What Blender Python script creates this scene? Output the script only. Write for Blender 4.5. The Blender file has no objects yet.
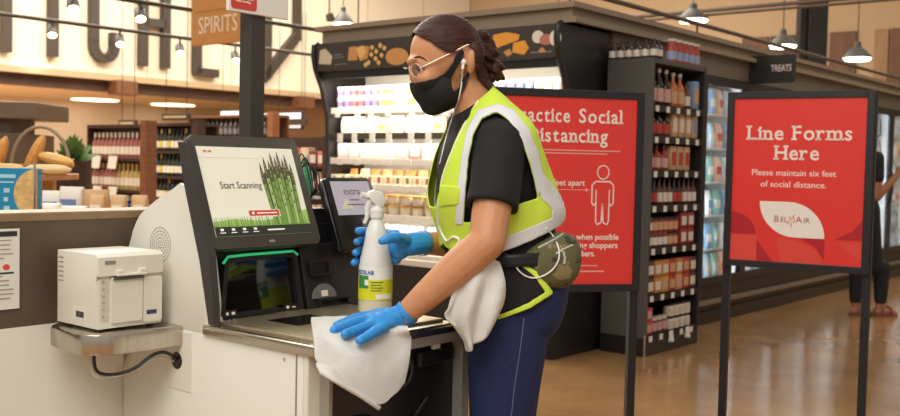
import bpy, bmesh, math, random
from mathutils import Vector, Matrix, noise as mnoise
random.seed(7)
SC = bpy.context.scene
COL = SC.collection
# ---------------------------------------------------------------- camera
CAM_H, FOC = 1.21, 1000.0
PITCH, ROLL = math.atan(44 / 1000), math.atan(.0216)
_f = Vector((0, math.cos(PITCH), -math.sin(PITCH)))
_u0 = Vector((0, math.sin(PITCH), math.cos(PITCH)))
_r0 = Vector((1, 0, 0))
_r = _r0 * math.cos(ROLL) + _u0 * math.sin(ROLL)
_u = _u0 * math.cos(ROLL) - _r0 * math.sin(ROLL)
CPOS = Vector((0, 0, CAM_H))
cd = bpy.data.cameras.new('camera'); cam = bpy.data.objects.new('camera', cd); COL.objects.link(cam)
cam.matrix_world = Matrix(((_r.x, _u.x, -_f.x, CPOS.x), (_r.y, _u.y, -_f.y, CPOS.y), (_r.z, _u.z, -_f.z, CPOS.z), (0, 0, 0, 1)))
cd.sensor_width = 36; cd.sensor_fit = 'HORIZONTAL'; cd.lens = 36 * FOC / 900
cd.clip_start = .05; cd.clip_end = 200
cd.dof.use_dof = True; cd.dof.focus_distance = 2.5; cd.dof.aperture_fstop = 5.6
SC.camera = cam
# ---------------------------------------------------------------- world, lights, exposure
SC.view_settings.view_transform = 'Standard'; SC.view_settings.look = 'None'
SC.view_settings.gamma = 1; SC.view_settings.use_curve_mapping = False
SC.view_settings.exposure = 0.0
wd = bpy.data.worlds.new('store_ambient'); SC.world = wd; wd.use_nodes = True
wd.node_tree.nodes['Background'].inputs[0].default_value = (1, .93, .83, 1)
wd.node_tree.nodes['Background'].inputs[1].default_value = .44

# store frame: x = across the aisle (towards the shopper side), y = along the aisle, z = up
RZ = -math.atan2(.637, .771)
SF = Matrix.Rotation(RZ, 4, 'Z')
def S(x, y, z=0): return SF @ Vector((x, y, z))
def area(name, loc, sx, sy, power, col=(1, .9, .76), aim=(0, 0, -1)):
    d = bpy.data.lights.new(name, 'AREA'); d.shape = 'RECTANGLE'; d.size = sx; d.size_y = sy
    d.energy = power; d.color = col
    o = bpy.data.objects.new(name, d); COL.objects.link(o); o.location = loc
    o.rotation_euler = Vector(aim).to_track_quat('-Z', 'Y').to_euler()
    return o
area('ceiling_light_front', (-1.0, -.8, 4.2), 3.0, 3.0, 180, (1, .97, .91), (.12, .6, -1))
area('ceiling_light_checkout', (-2.6, 4.0, 4.6), 3.0, 3.0, 100, (1, .93, .82))
area('ceiling_light_wine', S(-11.5, 6.5, 6.2), 6, 6, 1200, (1, .90, .76))
area('ceiling_light_kitchen', S(-11.0, 13, 6.4), 7, 7, 850, (1, .92, .80))
area('ceiling_light_aisle', S(-1.5, 11, 5.0), 2.5, 8, 150, (1, .84, .62))
area('soffit_fill_light', S(-20.5, 9.5, 2.72), 6, 8, 900, (1, .94, .85))  # added fill light, brightens the beige wall under the soffit
area('ceiling_light_far', S(-6, 16.5, 7.0), 16, 2, 70, (1, .84, .64))

# ---------------------------------------------------------------- helpers
def at(px, py, Y):
    d = _f * FOC + _r * (px - 450) - _u * (py - 208)
    return CPOS + d * (Y / d.y)
def srgb(h):
    if isinstance(h, str):
        h = [int(h[i:i + 2], 16) / 255 for i in (0, 2, 4)]
    return tuple((c / 12.92 if c <= .04045 else ((c + .055) / 1.055) ** 2.4) for c in h)
MATS = {}
def mat(name, col='808080', rough=.5, metal=0, emit=None, es=0, nz=None, bump=None, alpha=None, trans=0, spec=None, ramp=None, stretch=None):
    """procedural material; nz=(scale, amount) varies the colour, bump=(scale, strength)"""
    if name in MATS: return MATS[name]
    m = bpy.data.materials.new(name); m.use_nodes = True; nt = m.node_tree
    b = nt.nodes['Principled BSDF']; c = srgb(col)
    b.inputs['Base Color'].default_value = (*c, 1); b.inputs['Roughness'].default_value = rough
    b.inputs['Metallic'].default_value = metal
    if spec is not None: b.inputs['Specular IOR Level'].default_value = spec
    if trans: b.inputs['Transmission Weight'].default_value = trans
    if alpha is not None: b.inputs['Alpha'].default_value = alpha
    if emit: b.inputs['Emission Color'].default_value = (*srgb(emit), 1); b.inputs['Emission Strength'].default_value = es
    if nz or bump:
        tc = nt.nodes.new('ShaderNodeTexCoord'); mp = nt.nodes.new('ShaderNodeMapping')
        nt.links.new(tc.outputs['Object'], mp.inputs['Vector'])
        if stretch: mp.inputs['Scale'].default_value = stretch
    if nz:
        n = nt.nodes.new('ShaderNodeTexNoise'); n.inputs['Scale'].default_value = nz[0]; n.inputs['Detail'].default_value = 6
        n.inputs['Roughness'].default_value = .65
        nt.links.new(mp.outputs[0], n.inputs['Vector'])
        r = nt.nodes.new('ShaderNodeValToRGB'); a = nz[1]
        if ramp:
            r.color_ramp.interpolation = ramp[0]
            el = r.color_ramp.elements
            while len(el) < len(ramp[1]): el.new(.5)
            for e, (p, h) in zip(el, ramp[1]): e.position = p; e.color = (*srgb(h), 1)
        else:
            r.color_ramp.elements[0].position = .3; r.color_ramp.elements[1].position = .7
            r.color_ramp.elements[0].color = (*[x * (1 - a) for x in c], 1)
            r.color_ramp.elements[1].color = (*[min(1, x * (1 + a)) for x in c], 1)
        nt.links.new(n.outputs['Fac'], r.inputs['Fac']); nt.links.new(r.outputs['Color'], b.inputs['Base Color'])
    if bump:
        n2 = nt.nodes.new('ShaderNodeTexNoise'); n2.inputs['Scale'].default_value = bump[0]; n2.inputs['Detail'].default_value = 4
        nt.links.new(mp.outputs[0], n2.inputs['Vector'])
        bp = nt.nodes.new('ShaderNodeBump'); bp.inputs['Strength'].default_value = bump[1]; bp.inputs['Distance'].default_value = .01
        nt.links.new(n2.outputs['Fac'], bp.inputs['Height']); nt.links.new(bp.outputs['Normal'], b.inputs['Normal'])
    MATS[name] = m
    return m
WM = {}
def wm(o): return WM.get(o.name, Matrix.Identity(4)) if o else Matrix.Identity(4)
def thing(name, label, cat, loc=(0, 0, 0), rz=0, group=None):
    o = bpy.data.objects.new(name, None); COL.objects.link(o)
    o.empty_display_size = .05
    o.location = loc; o.rotation_euler = (0, 0, rz)
    WM[o.name] = Matrix.Translation(Vector(loc)) @ Matrix.Rotation(rz, 4, 'Z')
    return tag(o, label, cat, group)
def tag(o, label=None, cat=None, group=None, kind=None):
    if label: o['label'] = label
    if cat: o['category'] = cat
    if group: o['group'] = group
    if kind: o['kind'] = kind
    return o
def put(name, me, mats, parent=None, label=None):
    if not isinstance(mats, (list, tuple)): mats = [mats]
    for m in mats: me.materials.append(m)
    o = bpy.data.objects.new(name, me); COL.objects.link(o)
    if parent:
        me.transform(wm(parent).inverted()); o.parent = parent
        WM[o.name] = wm(parent).copy()
    if label: o['label'] = label
    return o
class MB:
    """collects geometry; frame M maps the coordinates given to world"""
    def __init__(s, M=None): s.bm = bmesh.new(); s.M = M or Matrix.Identity(4); s.mi = 0
    def _v(s, p): return s.bm.verts.new(s.M @ Vector(p))
    def _f(s, vs):
        try:
            f = s.bm.faces.new(vs); f.material_index = s.mi; return f
        except ValueError: return None
    def hexa(s, p, bev=0, seg=2):
        v = [s._v(q) for q in p]
        fs = [s._f([v[i] for i in t]) for t in ((0, 3, 2, 1), (4, 5, 6, 7), (0, 1, 5, 4), (1, 2, 6, 5), (2, 3, 7, 6), (3, 0, 4, 7))]
        if bev:
            es = list({e for f in fs for e in f.edges})
            r = bmesh.ops.bevel(s.bm, geom=es, offset=bev, segments=seg, affect='EDGES', profile=.5)
            for f in r['faces']: f.material_index = s.mi
        return s
    def box(s, x0, x1, y0, y1, z0, z1, bev=0, seg=2):
        return s.hexa([(x0, y0, z0), (x1, y0, z0), (x1, y1, z0), (x0, y1, z0), (x0, y0, z1), (x1, y0, z1), (x1, y1, z1), (x0, y1, z1)], bev, seg)
    def prism(s, pts, vec, bev=0):
        vec = Vector(vec); a = [s._v(p) for p in pts]; b = [s._v(Vector(p) + vec) for p in pts]; n = len(pts)
        fs = [s._f(a[::-1]), s._f(b)] + [s._f([a[i], a[(i + 1) % n], b[(i + 1) % n], b[i]]) for i in range(n)]
        if bev:
            es = [e for e in list(fs[0].edges) + list(fs[1].edges)]
            r = bmesh.ops.bevel(s.bm, geom=es, offset=bev, segments=2, affect='EDGES', profile=.5)
            for f in r['faces']: f.material_index = s.mi
        return s
    def tube(s, pts, r, n=10, cap=True, rr=None):
        pts = [Vector(p) for p in pts]; rings = []; up = None
        for i, p in enumerate(pts):
            t = ((pts[min(i + 1, len(pts) - 1)] - pts[max(i - 1, 0)])).normalized()
            if up is None: up = t.orthogonal().normalized()
            up = (up - t * up.dot(t))
            up = up.normalized() if up.length > 1e-6 else t.orthogonal().normalized()
            w = t.cross(up); q = rr[i] if rr else r
            rings.append([s._v(p + (up * math.cos(k * 2 * math.pi / n) + w * math.sin(k * 2 * math.pi / n)) * q) for k in range(n)])
        for a, b in zip(rings, rings[1:]):
            for k in range(n): s._f([a[k], a[(k + 1) % n], b[(k + 1) % n], b[k]])
        if cap: s._f(rings[0][::-1]); s._f(rings[-1])
        return s
    def lathe(s, prof, base=(0, 0, 0), axis=(0, 0, 1), n=20):
        base = Vector(base); ax = Vector(axis).normalized(); e1 = ax.orthogonal().normalized(); e2 = ax.cross(e1); rings = []
        for r, h in prof:
            c = base + ax * h
            if r < 1e-6: rings.append([s._v(c)])
            else: rings.append([s._v(c + (e1 * math.cos(k * 2 * math.pi / n) + e2 * math.sin(k * 2 * math.pi / n)) * r) for k in range(n)])
        for a, b in zip(rings, rings[1:]):
            for k in range(n):
                if len(a) == 1 and len(b) == 1: continue
                if len(a) == 1: s._f([a[0], b[(k + 1) % n], b[k]])
                elif len(b) == 1: s._f([a[k], a[(k + 1) % n], b[0]])
                else: s._f([a[k], a[(k + 1) % n], b[(k + 1) % n], b[k]])
        if len(rings[0]) > 1: s._f(rings[0][::-1])
        if len(rings[-1]) > 1: s._f(rings[-1])
        return s
    def ell(s, c, r, n=16, axes=None):
        c = Vector(c); ax = axes or [Vector((1, 0, 0)), Vector((0, 1, 0)), Vector((0, 0, 1))]
        m = n // 2; rings = []
        for i in range(m + 1):
            t = math.pi * i / m; row = []
            for k in range(n if 0 < i < m else 1):
                a = 2 * math.pi * k / n
                row.append(s._v(c + ax[0] * (r[0] * math.sin(t) * math.cos(a)) + ax[1] * (r[1] * math.sin(t) * math.sin(a)) + ax[2] * (r[2] * math.cos(t))))
            rings.append(row)
        for a, b in zip(rings, rings[1:]):
            for k in range(n):
                if len(a) == 1: s._f([a[0], b[k], b[(k + 1) % n]])
                elif len(b) == 1: s._f([a[k], b[0], a[(k + 1) % n]])
                else: s._f([a[k], b[k], b[(k + 1) % n], a[(k + 1) % n]])
        return s
    def loft(s, rings, cap=True, close=True):
        R = [[s._v(p) for p in r] for r in rings]; n = len(R[0])
        for a, b in zip(R, R[1:]):
            for k in range(n if close else n - 1): s._f([a[k], a[(k + 1) % n], b[(k + 1) % n], b[k]])
        if cap: s._f(R[0][::-1]); s._f(R[-1])
        return s
    def poly(s, pts): s._f([s._v(p) for p in pts]); return s
    def mesh(s, smooth=False, angle=None):
        bmesh.ops.recalc_face_normals(s.bm, faces=s.bm.faces[:])
        me = bpy.data.meshes.new('m')
        if smooth:
            for f in s.bm.faces: f.smooth = True
            if angle is not None:
                for e in s.bm.edges:
                    if len(e.link_faces) == 2 and e.calc_face_angle(0) > angle: e.smooth = False
        s.bm.to_mesh(me); s.bm.free(); return me
    def build(s, name, mats, parent=None, smooth=False, angle=.6, label=None):
        me = s.mesh(smooth, angle); me.name = name
        return put(name, me, mats, parent, label)
def copy_tree(o, parent=None):
    c = o.copy(); COL.objects.link(c)
    if parent: c.parent = parent
    for ch in o.children: copy_tree(ch, c)
    return c
def dup(root, loc, rz=None, label=None, group=None, scale=None):
    c = copy_tree(root); c.location = loc
    if rz is not None: c.rotation_euler = (0, 0, rz)
    if label: c['label'] = label
    if group: c['group'] = group
    if scale: c.scale = scale
    return c
def frame(o, x, n):
    """matrix with origin o, local x along x, local z along normal n"""
    x = Vector(x).normalized(); n = Vector(n); n = (n - x * n.dot(x)).normalized(); y = n.cross(x)
    return Matrix(((x.x, y.x, n.x, o[0]), (x.y, y.y, n.y, o[1]), (x.z, y.z, n.z, o[2]), (0, 0, 0, 1)))
def text_mesh(txt, size, bold=0, ext=.0004, sx=1.0, align='CENTER', space=1.0, lines=1.0):
    c = bpy.data.curves.new('t', 'FONT'); c.body = txt; c.size = size; c.offset = bold; c.extrude = ext
    c.align_x = align; c.align_y = 'CENTER'; c.space_character = space; c.space_line = lines; c.resolution_u = 3
    o = bpy.data.objects.new('t', c); COL.objects.link(o)
    dg = bpy.context.evaluated_depsgraph_get(); dg.update()
    me = bpy.data.meshes.new_from_object(o.evaluated_get(dg)); bpy.data.objects.remove(o); bpy.data.curves.remove(c)
    me.materials.clear()
    if sx != 1: me.transform(Matrix.Diagonal((sx, 1, 1, 1)))
    return me
def text(name, txt, size, M, m, parent=None, pos=(0, 0), lift=.0008, fit=None, **k):
    me = text_mesh(txt, size, **k)
    if fit:
        xs = [v.co.x for v in me.vertices]; w = max(xs) - min(xs); cx = (max(xs) + min(xs)) / 2
        me.transform(Matrix.Diagonal((fit / w, 1, 1, 1)) @ Matrix.Translation((-cx, 0, 0)))
    me.transform(M @ Matrix.Translation((pos[0], pos[1], lift)))
    return put(name, me, m, parent)
SINGLE = {'screen_icon', 'bezel_icon', 'bezel_mark', 'header_photo', 'screen_button_line', 'box_line'}
def flat(name, shapes, M, m, parent=None, lift=.0006, th=.0006, label=None):
    """thin printed shapes (lists of 2-D outlines) on the plane M"""
    if name in SINGLE and len(shapes) > 1:
        for k, sh in enumerate(shapes):
            mm = m
            if isinstance(sh, tuple) and isinstance(sh[0], int): mm = m[sh[0]]; sh = sh[1]
            flat(name, [sh], M, mm, parent, lift + k * .00004, th, label)
        return
    b = MB(M)
    for k, sh in enumerate(shapes):
        i = 0
        if isinstance(sh, tuple) and isinstance(sh[0], int): i, sh = sh
        b.mi = i
        b.prism([(x, y, lift + k * .00004) for x, y in sh], (0, 0, th))
    return b.build(name, m, parent, label=label)
def rect(x0, y0, x1, y1): return [(x0, y0), (x1, y0), (x1, y1), (x0, y1)]
def rrect(x0, y0, x1, y1, r, n=5):
    o = []
    for cx, cy, a in ((x1 - r, y0 + r, -90), (x1 - r, y1 - r, 0), (x0 + r, y1 - r, 90), (x0 + r, y0 + r, 180)):
        for k in range(n + 1):
            t = math.radians(a + 90 * k / n); o.append((cx + r * math.cos(t), cy + r * math.sin(t)))
    return o
def struct(o): o['kind'] = 'structure'; return o

# ---------------------------------------------------------------- materials
M_white = mat('white_enamel', 'e9e6da', .38, nz=(3, .015))
M_black = mat('black_plastic', '17161a', .42, bump=(400, .05))
M_dark = mat('charcoal_plastic', '3a3734', .5, bump=(500, .06))
M_steel = mat('brushed_steel', 'c9c0b2', .24, 1, nz=(6, .12), stretch=(1, 14, 1))
M_chrome = mat('chrome', 'd8d6d2', .15, 1)
M_rack = mat('rack_grey', '4d4a45', .55, nz=(2, .05))
M_rackin = mat('rack_black', '1b1715', .6)
M_tag = mat('price_tag', 'e4dfd2', .5)
M_frame = mat('sign_frame_black', '1d1c20', .4)
M_red = mat('sign_red', 'e23a33', .3, nz=(1.5, .05))
M_reddk = mat('sign_red_deep', 'b3242e', .3)
M_redlt = mat('sign_red_light', 'dd4a40', .3)
M_cream = mat('print_cream', 'f3e3d8', .4)
M_wood = mat('brown_wood', '6b4327', .55, nz=(5, .3), stretch=(1, 1, 8))
M_woodlt = mat('light_wood', 'b98a57', .55, nz=(8, .2), stretch=(8, 1, 1))
# ================================================================ the room
def floor_mat():
    m = bpy.data.materials.new('polished_concrete'); m.use_nodes = True; nt = m.node_tree; b = nt.nodes['Principled BSDF']
    tc = nt.nodes.new('ShaderNodeTexCoord')
    n = nt.nodes.new('ShaderNodeTexNoise'); n.inputs['Scale'].default_value = 1.1; n.inputs['Detail'].default_value = 9; n.inputs['Roughness'].default_value = .68
    r = nt.nodes.new('ShaderNodeValToRGB')
    for e, (p, c) in zip(r.color_ramp.elements, ((.32, '946e48'), (.68, 'b78d60'))): e.position = p; e.color = (*srgb(c), 1)
    nt.links.new(tc.outputs['Object'], n.inputs['Vector']); nt.links.new(n.outputs['Fac'], r.inputs['Fac'])
    nt.links.new(r.outputs['Color'], b.inputs['Base Color'])
    n2 = nt.nodes.new('ShaderNodeTexNoise'); n2.inputs['Scale'].default_value = 7; n2.inputs['Detail'].default_value = 5
    mr = nt.nodes.new('ShaderNodeMapRange'); mr.inputs['To Min'].default_value = .10; mr.inputs['To Max'].default_value = .24
    nt.links.new(tc.outputs['Object'], n2.inputs['Vector']); nt.links.new(n2.outputs['Fac'], mr.inputs['Value']); nt.links.new(mr.outputs[0], b.inputs['Roughness'])
    b.inputs['Specular IOR Level'].default_value = .85
    return m
q = MB(SF); q.box(-27, 5, -4, 21, -.1, 0)
struct(q.build('floor', floor_mat()))

def seam_mat(name, base, seam, w, h, ms=.012):
    m = bpy.data.materials.new(name); m.use_nodes = True; nt = m.node_tree; b = nt.nodes['Principled BSDF']
    tc = nt.nodes.new('ShaderNodeTexCoord'); mp = nt.nodes.new('ShaderNodeMapping'); mp.inputs['Rotation'].default_value = (math.pi / 2, 0, 0)
    br = nt.nodes.new('ShaderNodeTexBrick'); br.offset = 0; br.inputs['Scale'].default_value = 1
    br.inputs['Brick Width'].default_value = w; br.inputs['Row Height'].default_value = h; br.inputs['Mortar Size'].default_value = ms
    br.inputs['Color1'].default_value = (*srgb(base), 1); br.inputs['Color2'].default_value = (*[c * .95 for c in srgb(base)], 1); br.inputs['Mortar'].default_value = (*srgb(seam), 1)
    nt.links.new(tc.outputs['Object'], mp.inputs['Vector']); nt.links.new(mp.outputs[0], br.inputs['Vector'])
    nt.links.new(br.outputs['Color'], b.inputs['Base Color']); b.inputs['Roughness'].default_value = .6
    return m
def local_struct(name, mtl, x0, x1, y0, y1, z0, z1, along='y'):
    """a wall whose object x axis runs along the wall, so wall materials can use object coordinates"""
    if along == 'y':
        loc = S(x0, y0, 0); o_rz = RZ + math.pi / 2; L, T = y1 - y0, x1 - x0
        b = MB(); b.box(0, L, -T, 0, z0, z1)
    else:
        loc = S(x0, y0, 0); o_rz = RZ; L, T = x1 - x0, y1 - y0
        b = MB(); b.box(0, L, 0, T, z0, z1)
    o = b.build(name, mtl); o.location = loc; o.rotation_euler = (0, 0, o_rz)
    return struct(o)
M_board = seam_mat('cream_board', 'e8dac2', 'c9b89c', 1.9, 30, .02)
local_struct('wall_kitchen', M_board, -16.3, -16, 3, 20, 2.63, 6.5)
local_struct('wall_left', mat('beige_wall', 'e2d3ba', .7, nz=(.6, .04)), -26.3, -26, 0, 20, 0, 3.4)
q = MB(SF); q.box(-26.3, -16.3, 0, 20, 2.75, 2.9); struct(q.build('ceiling', mat('cream_ceiling', 'dfcba8', .7)))
q = MB(SF); q.box(-16.28, -16.02, 3, 20, 2.36, 2.629); struct(q.build('beam_kitchen', mat('dark_timber', '4a3224', .6, nz=(3, .25))))
q = MB(SF); q.box(-16.02, -15.86, 3, 20, 2.55, 2.66); struct(q.build('trim_1', mat('tan_trim', 'b59c78', .55)))
for k, y in enumerate((9.8, 14.05, 16.9)):
    q = MB(SF); q.box(-16.02, -15.7, y, y + .42, 2.30, 2.56, .02); struct(q.build('bracket_kitchen', M_wood))
# far wall with timber slats
M_far = mat('far_wall_cream', 'b99c78', .7, nz=(.5, .04))
q = MB(SF); q.box(-26.3, 5.3, 20, 20.3, 0, 7.6); struct(q.build('wall_far', M_far))
M_slat = [mat('slat_brown', '6a452c', .6, nz=(3, .25), stretch=(1, 1, .2)), mat('slat_tan', '9a7550', .6, nz=(3, .2), stretch=(1, 1, .2)), mat('slat_dark', '4b3022', .6, nz=(3, .25), stretch=(1, 1, .2))]
slat = [(-8.7, .55, 0), (-8.1, .7, 2), (-7.35, .35, 1), (-6.9, .5, 0), (-6.05, .25, 1), (-5.75, .42, 0), (-5.28, .3, 2), (-4.6, .3, 1), (-4.28, .42, 0), (-3.4, .38, 2), (-2.98, .38, 0), (-2.56, .46, 2), (-1.7, .16, 2), (-1.5, .2, 0), (-1.0, .22, 0), (-.5, .2, 2), (-.28, .3, 1), (.4, .3, 0), (.9, .25, 2)]
for x, w, k in slat:
    q = MB(SF); q.box(x, x + w, 19.94, 19.995, 1.9, 3.95); struct(q.build('slat_far', M_slat[k]))
    q = MB(SF); q.box(x - .1, x + w - .1, 19.94, 19.995, 4.9, 7.2); struct(q.build('slat_far', M_slat[(k + 1) % 3]))
M_win = mat('window_daylight', 'e8e6e0', .3, emit='f4efe6', es=3.0)
for k, x in enumerate((-7.75, -5.5, -4.0, -2.2, -.75)):
    q = MB(SF); q.box(x, x + .5, 19.93, 19.994, 4.75, 7.0); struct(q.build(f'window_{k + 1}', M_win))
# the grocery block right of centre: long bulkhead above the freezers, with a ledge
M_bulk = mat('taupe_bulkhead', '6f6152', .6, nz=(1.2, .06))
q = MB(SF); q.box(-3.95, -3.42, 5.80, 19.9, 1.94, 2.14); q.box(-3.95, -3.42, 5.80, 6.5, 0, 1.95)
struct(q.build('wall_right', M_bulk))
q = MB(SF); q.box(-4.05, -3.36, 5.24, 19.9, 2.10, 2.135); q.box(-4.05, -3.40, 5.26, 19.9, 2.135, 2.19); q.box(-4.05, -3.36, 5.22, 19.9, 2.19, 2.225); q.box(-5.64, -4.05, 5.26, 5.7, 2.10, 2.19); q.box(-4.05, -3.40, 5.26, 5.9, 2.10, 2.135); q.box(-5.68, -4.05, 5.22, 5.75, 2.19, 2.225)
struct(q.build('trim_2', mat('taupe_ledge', '8a7863', .5)))
# partition behind the printer
q = MB(SF); q.box(-2.40, -2.292, .2, 1.95, .80, 1.05); struct(q.build('wall_partition', mat('bronze_laminate', '5a4a3a', .45, nz=(9, .14), bump=(60, .03))))
q = MB(SF); q.box(-2.40, -2.291, .2, 1.95, 0, .80); struct(q.build('wall_partition_base', M_white))
q = MB(SF); q.box(-2.42, -2.291, .2, 1.95, 1.05, 1.073, .004); struct(q.build('trim_3', mat('counter_cap', '8d7355', .4, nz=(20, .1))))
# free-standing column and service pipes in the far aisle
q = MB(); 
a0 = at(808, 60, 15.5); 
q.box(a0.x - .02, a0.x + .25, 15.4, 15.7, 0, 7.5); struct(q.build('column_far', mat('black_steel', '14110f', .6)))
q = MB(); a0 = at(799, 60, 15.6); q.box(a0.x - .03, a0.x + .06, 15.5, 15.7, 0, 7.5); struct(q.build('column_far_slim', MATS['black_steel']))
M_pipe = mat('pipe_brown', '4a3a2c', .6)
for k, (z, y, r) in enumerate(((3.75, 15, .035), (3.35, 13, .02))):
    q = MB(SF); q.tube([(-11.5, y, z), (3, y, z)], r); tag(q.build('ceiling_pipe', M_pipe), ('thick' if k == 0 else 'thin') + ' brown service pipe running high across the far aisle', 'pipe')
q = MB(SF); q.tube([(-3.9, 5.6, 2.46), (-3.9, 17.5, 2.46)], .02)
for y in range(6, 18, 2): q.tube([(-3.9, y, 2.2), (-3.9, y, 2.46)], .01, 6)
tag(q.build('cable_tray', M_pipe), 'thin brown rail on posts along the top of the freezer bulkhead', 'rail')
# ================================================================ self checkout
def smooth(P, n=6):
    P = [Vector(p) for p in P]; out = []
    for i in range(len(P) - 1):
        a, b, c, d = P[max(0, i - 1)], P[i], P[i + 1], P[min(len(P) - 1, i + 2)]
        for k in range(n):
            f = k / n; out.append(.5 * (2 * b + (c - a) * f + (2 * a - 5 * b + 4 * c - d) * f * f + (3 * b - a - 3 * c + d) * f ** 3))
    return out + [P[-1]]
kiosk = thing('self_checkout_kiosk', 'white and black self checkout kiosk whose touch screen reads Start Scanning', 'self checkout', S(-1.93, 1.67, 0), RZ)
U0, U1 = 1.451, 1.95
arc = [(-2.289 + .24 - .24 * math.cos(t * math.pi / 16), .93 + .2 * math.sin(t * math.pi / 16)) for t in range(0, 9)]
q = MB(SF); q.prism([(x, U0, z) for x, z in [(-2.289, 0), (-1.60, 0), (-1.60, .795), (-2.289, .795)]], (0, .46, 0), .004)
prof = [(-2.289, .793), (-1.93, .793), (-1.968, .969), (-2.034, 1.152), (-2.045, 1.145), (-2.08, 1.134), (-2.115, 1.12), (-2.153, 1.102), (-2.189, 1.082), (-2.215, 1.066), (-2.237, 1.047), (-2.255, 1.02), (-2.266, .982), (-2.272, .94), (-2.275, .90)]
q.prism([(x, U0, z) for x, z in prof], (0, .05, 0), .006)
cab = q.build('cabinet', M_white, kiosk, True)
q = MB(SF); q.box(-1.622, -1.618, U0 - .0015, U0 + .001, .02, .79); q.build('door_gap', mat('gap_grey', '8e887c', .6), kiosk)
q = MB(SF); q.lathe([(.004, 0), (.004, .002)], (-1.66, U0, .775), (0, -1, 0), 10); q.build('rivet', M_chrome, kiosk)
# speaker grille: rings of little holes
q = MB(SF)
for ring in range(6):
    for k in range(max(1, ring * 9)):
        a = k * 2 * math.pi / max(1, ring * 9)
        q.lathe([(.0016, 0), (.0016, .0012)], (-2.128 + .0085 * ring * math.cos(a), U0, .995 + .0085 * ring * math.sin(a)), (0, -1, 0), 6)
q.build('speaker_grille', mat('grille_hole', '8b857a', .7), kiosk)
q = MB(SF); q.lathe([(.021, 0), (.021, .003), (.015, .004)], (-2.052, U0, .716), (0, -1, 0), 20); q.build('cable_port', M_black, kiosk)
q = MB(SF); q.box(-2.085, -1.995, U0 - .002, U0, .645, .79, .001); q.build('access_plate', mat('enamel_plate', 'e2ded2', .4), kiosk)
# front bay with its grey rim
q = MB(SF); q.box(-1.60, -1.585, U0, 1.492, .02, .795, .004); q.build('door_post', M_white, kiosk)
q = MB(SF)
inner = rrect(1.497, .10, 1.945, .772, .03); outer = rrect(1.487, .07, 1.972, .795, .04)
n = len(inner)
for i in range(n):
    a, b, c, d = outer[i], outer[(i + 1) % n], inner[(i + 1) % n], inner[i]
    q.hexa([(-1.60, *a), (-1.60, *b), (-1.60, *c), (-1.60, *d), (-1.555, *a), (-1.555, *b), (-1.555, *c), (-1.555, *d)])
q.build('bay_rim', mat('rim_grey', 'a9a49a', .4, .3), kiosk)
q = MB(SF); q.prism([(-1.598, *p) for p in rrect(1.488, .075, 1.965, .79, .03)], (.012, 0, 0)); q.build('bay_door', mat('bay_black', '1e1b19', .3), kiosk)
q = MB(SF); q.box(-1.588, -1.572, 1.80, 1.935, .715, .755, .008); q.build('bay_latch', M_black, kiosk)
q = MB(SF); q.box(-1.575, -1.568, 1.845, 1.872, .757, .768); q.build('bay_sticker', M_tag, kiosk)
q = MB(SF); q.tube([(-1.583, 1.735 + .05 * math.cos(t * .3), .715 + .042 * math.sin(t * .3)) for t in range(22)], .005, 8); q.build('bay_ring', M_dark, kiosk)
q = MB(SF); q.tube([(-1.58, 1.52 + .04 * t, .585 + .035 * math.sin(t * .8) + .006 * t) for t in range(9)], .005, 8); q.build('bay_cord', M_black, kiosk)
# scanner scale
q = MB(SF); q.box(-1.945, -1.553, 1.441, 1.925, .793, .818, .006, 3); q.build('scale_frame', M_steel, kiosk, True)
q = MB(SF); q.box(-1.925, -1.585, 1.468, 1.905, .8175, .826, .004); 
q.build('scale_plate', mat('scale_plate_steel', 'd3c4a8', .40, 1, nz=(3, .15)), kiosk, True)
q = MB(SF); q.box(-1.85, -1.74, 1.56, 1.70, .8255, .8275, .001); q.build('scanner_glass', mat('scanner_glass', '1c1712', .08), kiosk)
# scanner tower
T = lambda z: -1.945 - (z - .82) * .17     # the leaning front
q = MB(SF); q.prism([(T(.82) - .02, 1.46, .82), (T(1.04) - .02, 1.46, 1.04), (T(1.04) - .045, 1.46, 1.04), (T(.82) - .045, 1.46, .82)], (0, .465, 0)); q.prism([(-1.985, 1.505, .82), (-2.03, 1.505, 1.08), (-2.10, 1.505, 1.08), (-2.13, 1.505, .82)], (0, .42, 0)); q.build('scanner_tower', M_black, kiosk)
q = MB(SF); q.prism([(-1.906, 1.446, .82), (-1.908, 1.446, .86), (-1.926, 1.446, .98), (-1.985, 1.446, 1.16), (-2.02, 1.446, 1.25), (-2.055, 1.446, 1.25), (-2.029, 1.446, 1.155), (-1.963, 1.446, .969), (-1.926, 1.446, .82)], (0, .02, 0), .002); q.build('side_trim', M_dark, kiosk)
FM = frame(S(T(.82) - .012, 1.49, .822), S(0, 1, 0) - S(0, 0, 0), S(1, 0, .17))
def ringm(name, o, i, d, m, M, parent, z0=0):
    b = MB(M); n = len(o)
    for k in range(n):
        a, bb, c, e = o[k], o[(k + 1) % n], i[(k + 1) % n], i[k]
        b.hexa([(*a, z0), (*bb, z0), (*c, z0), (*e, z0), (*a, z0 + d), (*bb, z0 + d), (*c, z0 + d), (*e, z0 + d)])
    return b.build(name, m, parent)
wo = [(0, 0), (.268, 0), (.262, .139), (.250, .149), (.045, .146), (.030, .135)]
wi = [(.016, .014), (.250, .010), (.248, .132), (.240, .138), (.052, .135), (.040, .127)]
ringm('window_bezel', wo, wi, .02, M_black, FM, kiosk)
q = MB(FM); q.prism([(*p, .004) for p in wi], (0, 0, .003)); q.build('scanner_window', mat('window_glass_dark', '100e0d', .06, spec=.8), kiosk)
q = MB(FM); q.tube([(.026, .134, .017), (.042, .149, .017), (.10, .151, .017), (.25, .152, .017), (.266, .142, .017)], .0034, 8)
q.build('status_light', mat('status_green', '1f7d4b', .4, emit='2fae6c', es=.9), kiosk)
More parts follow.
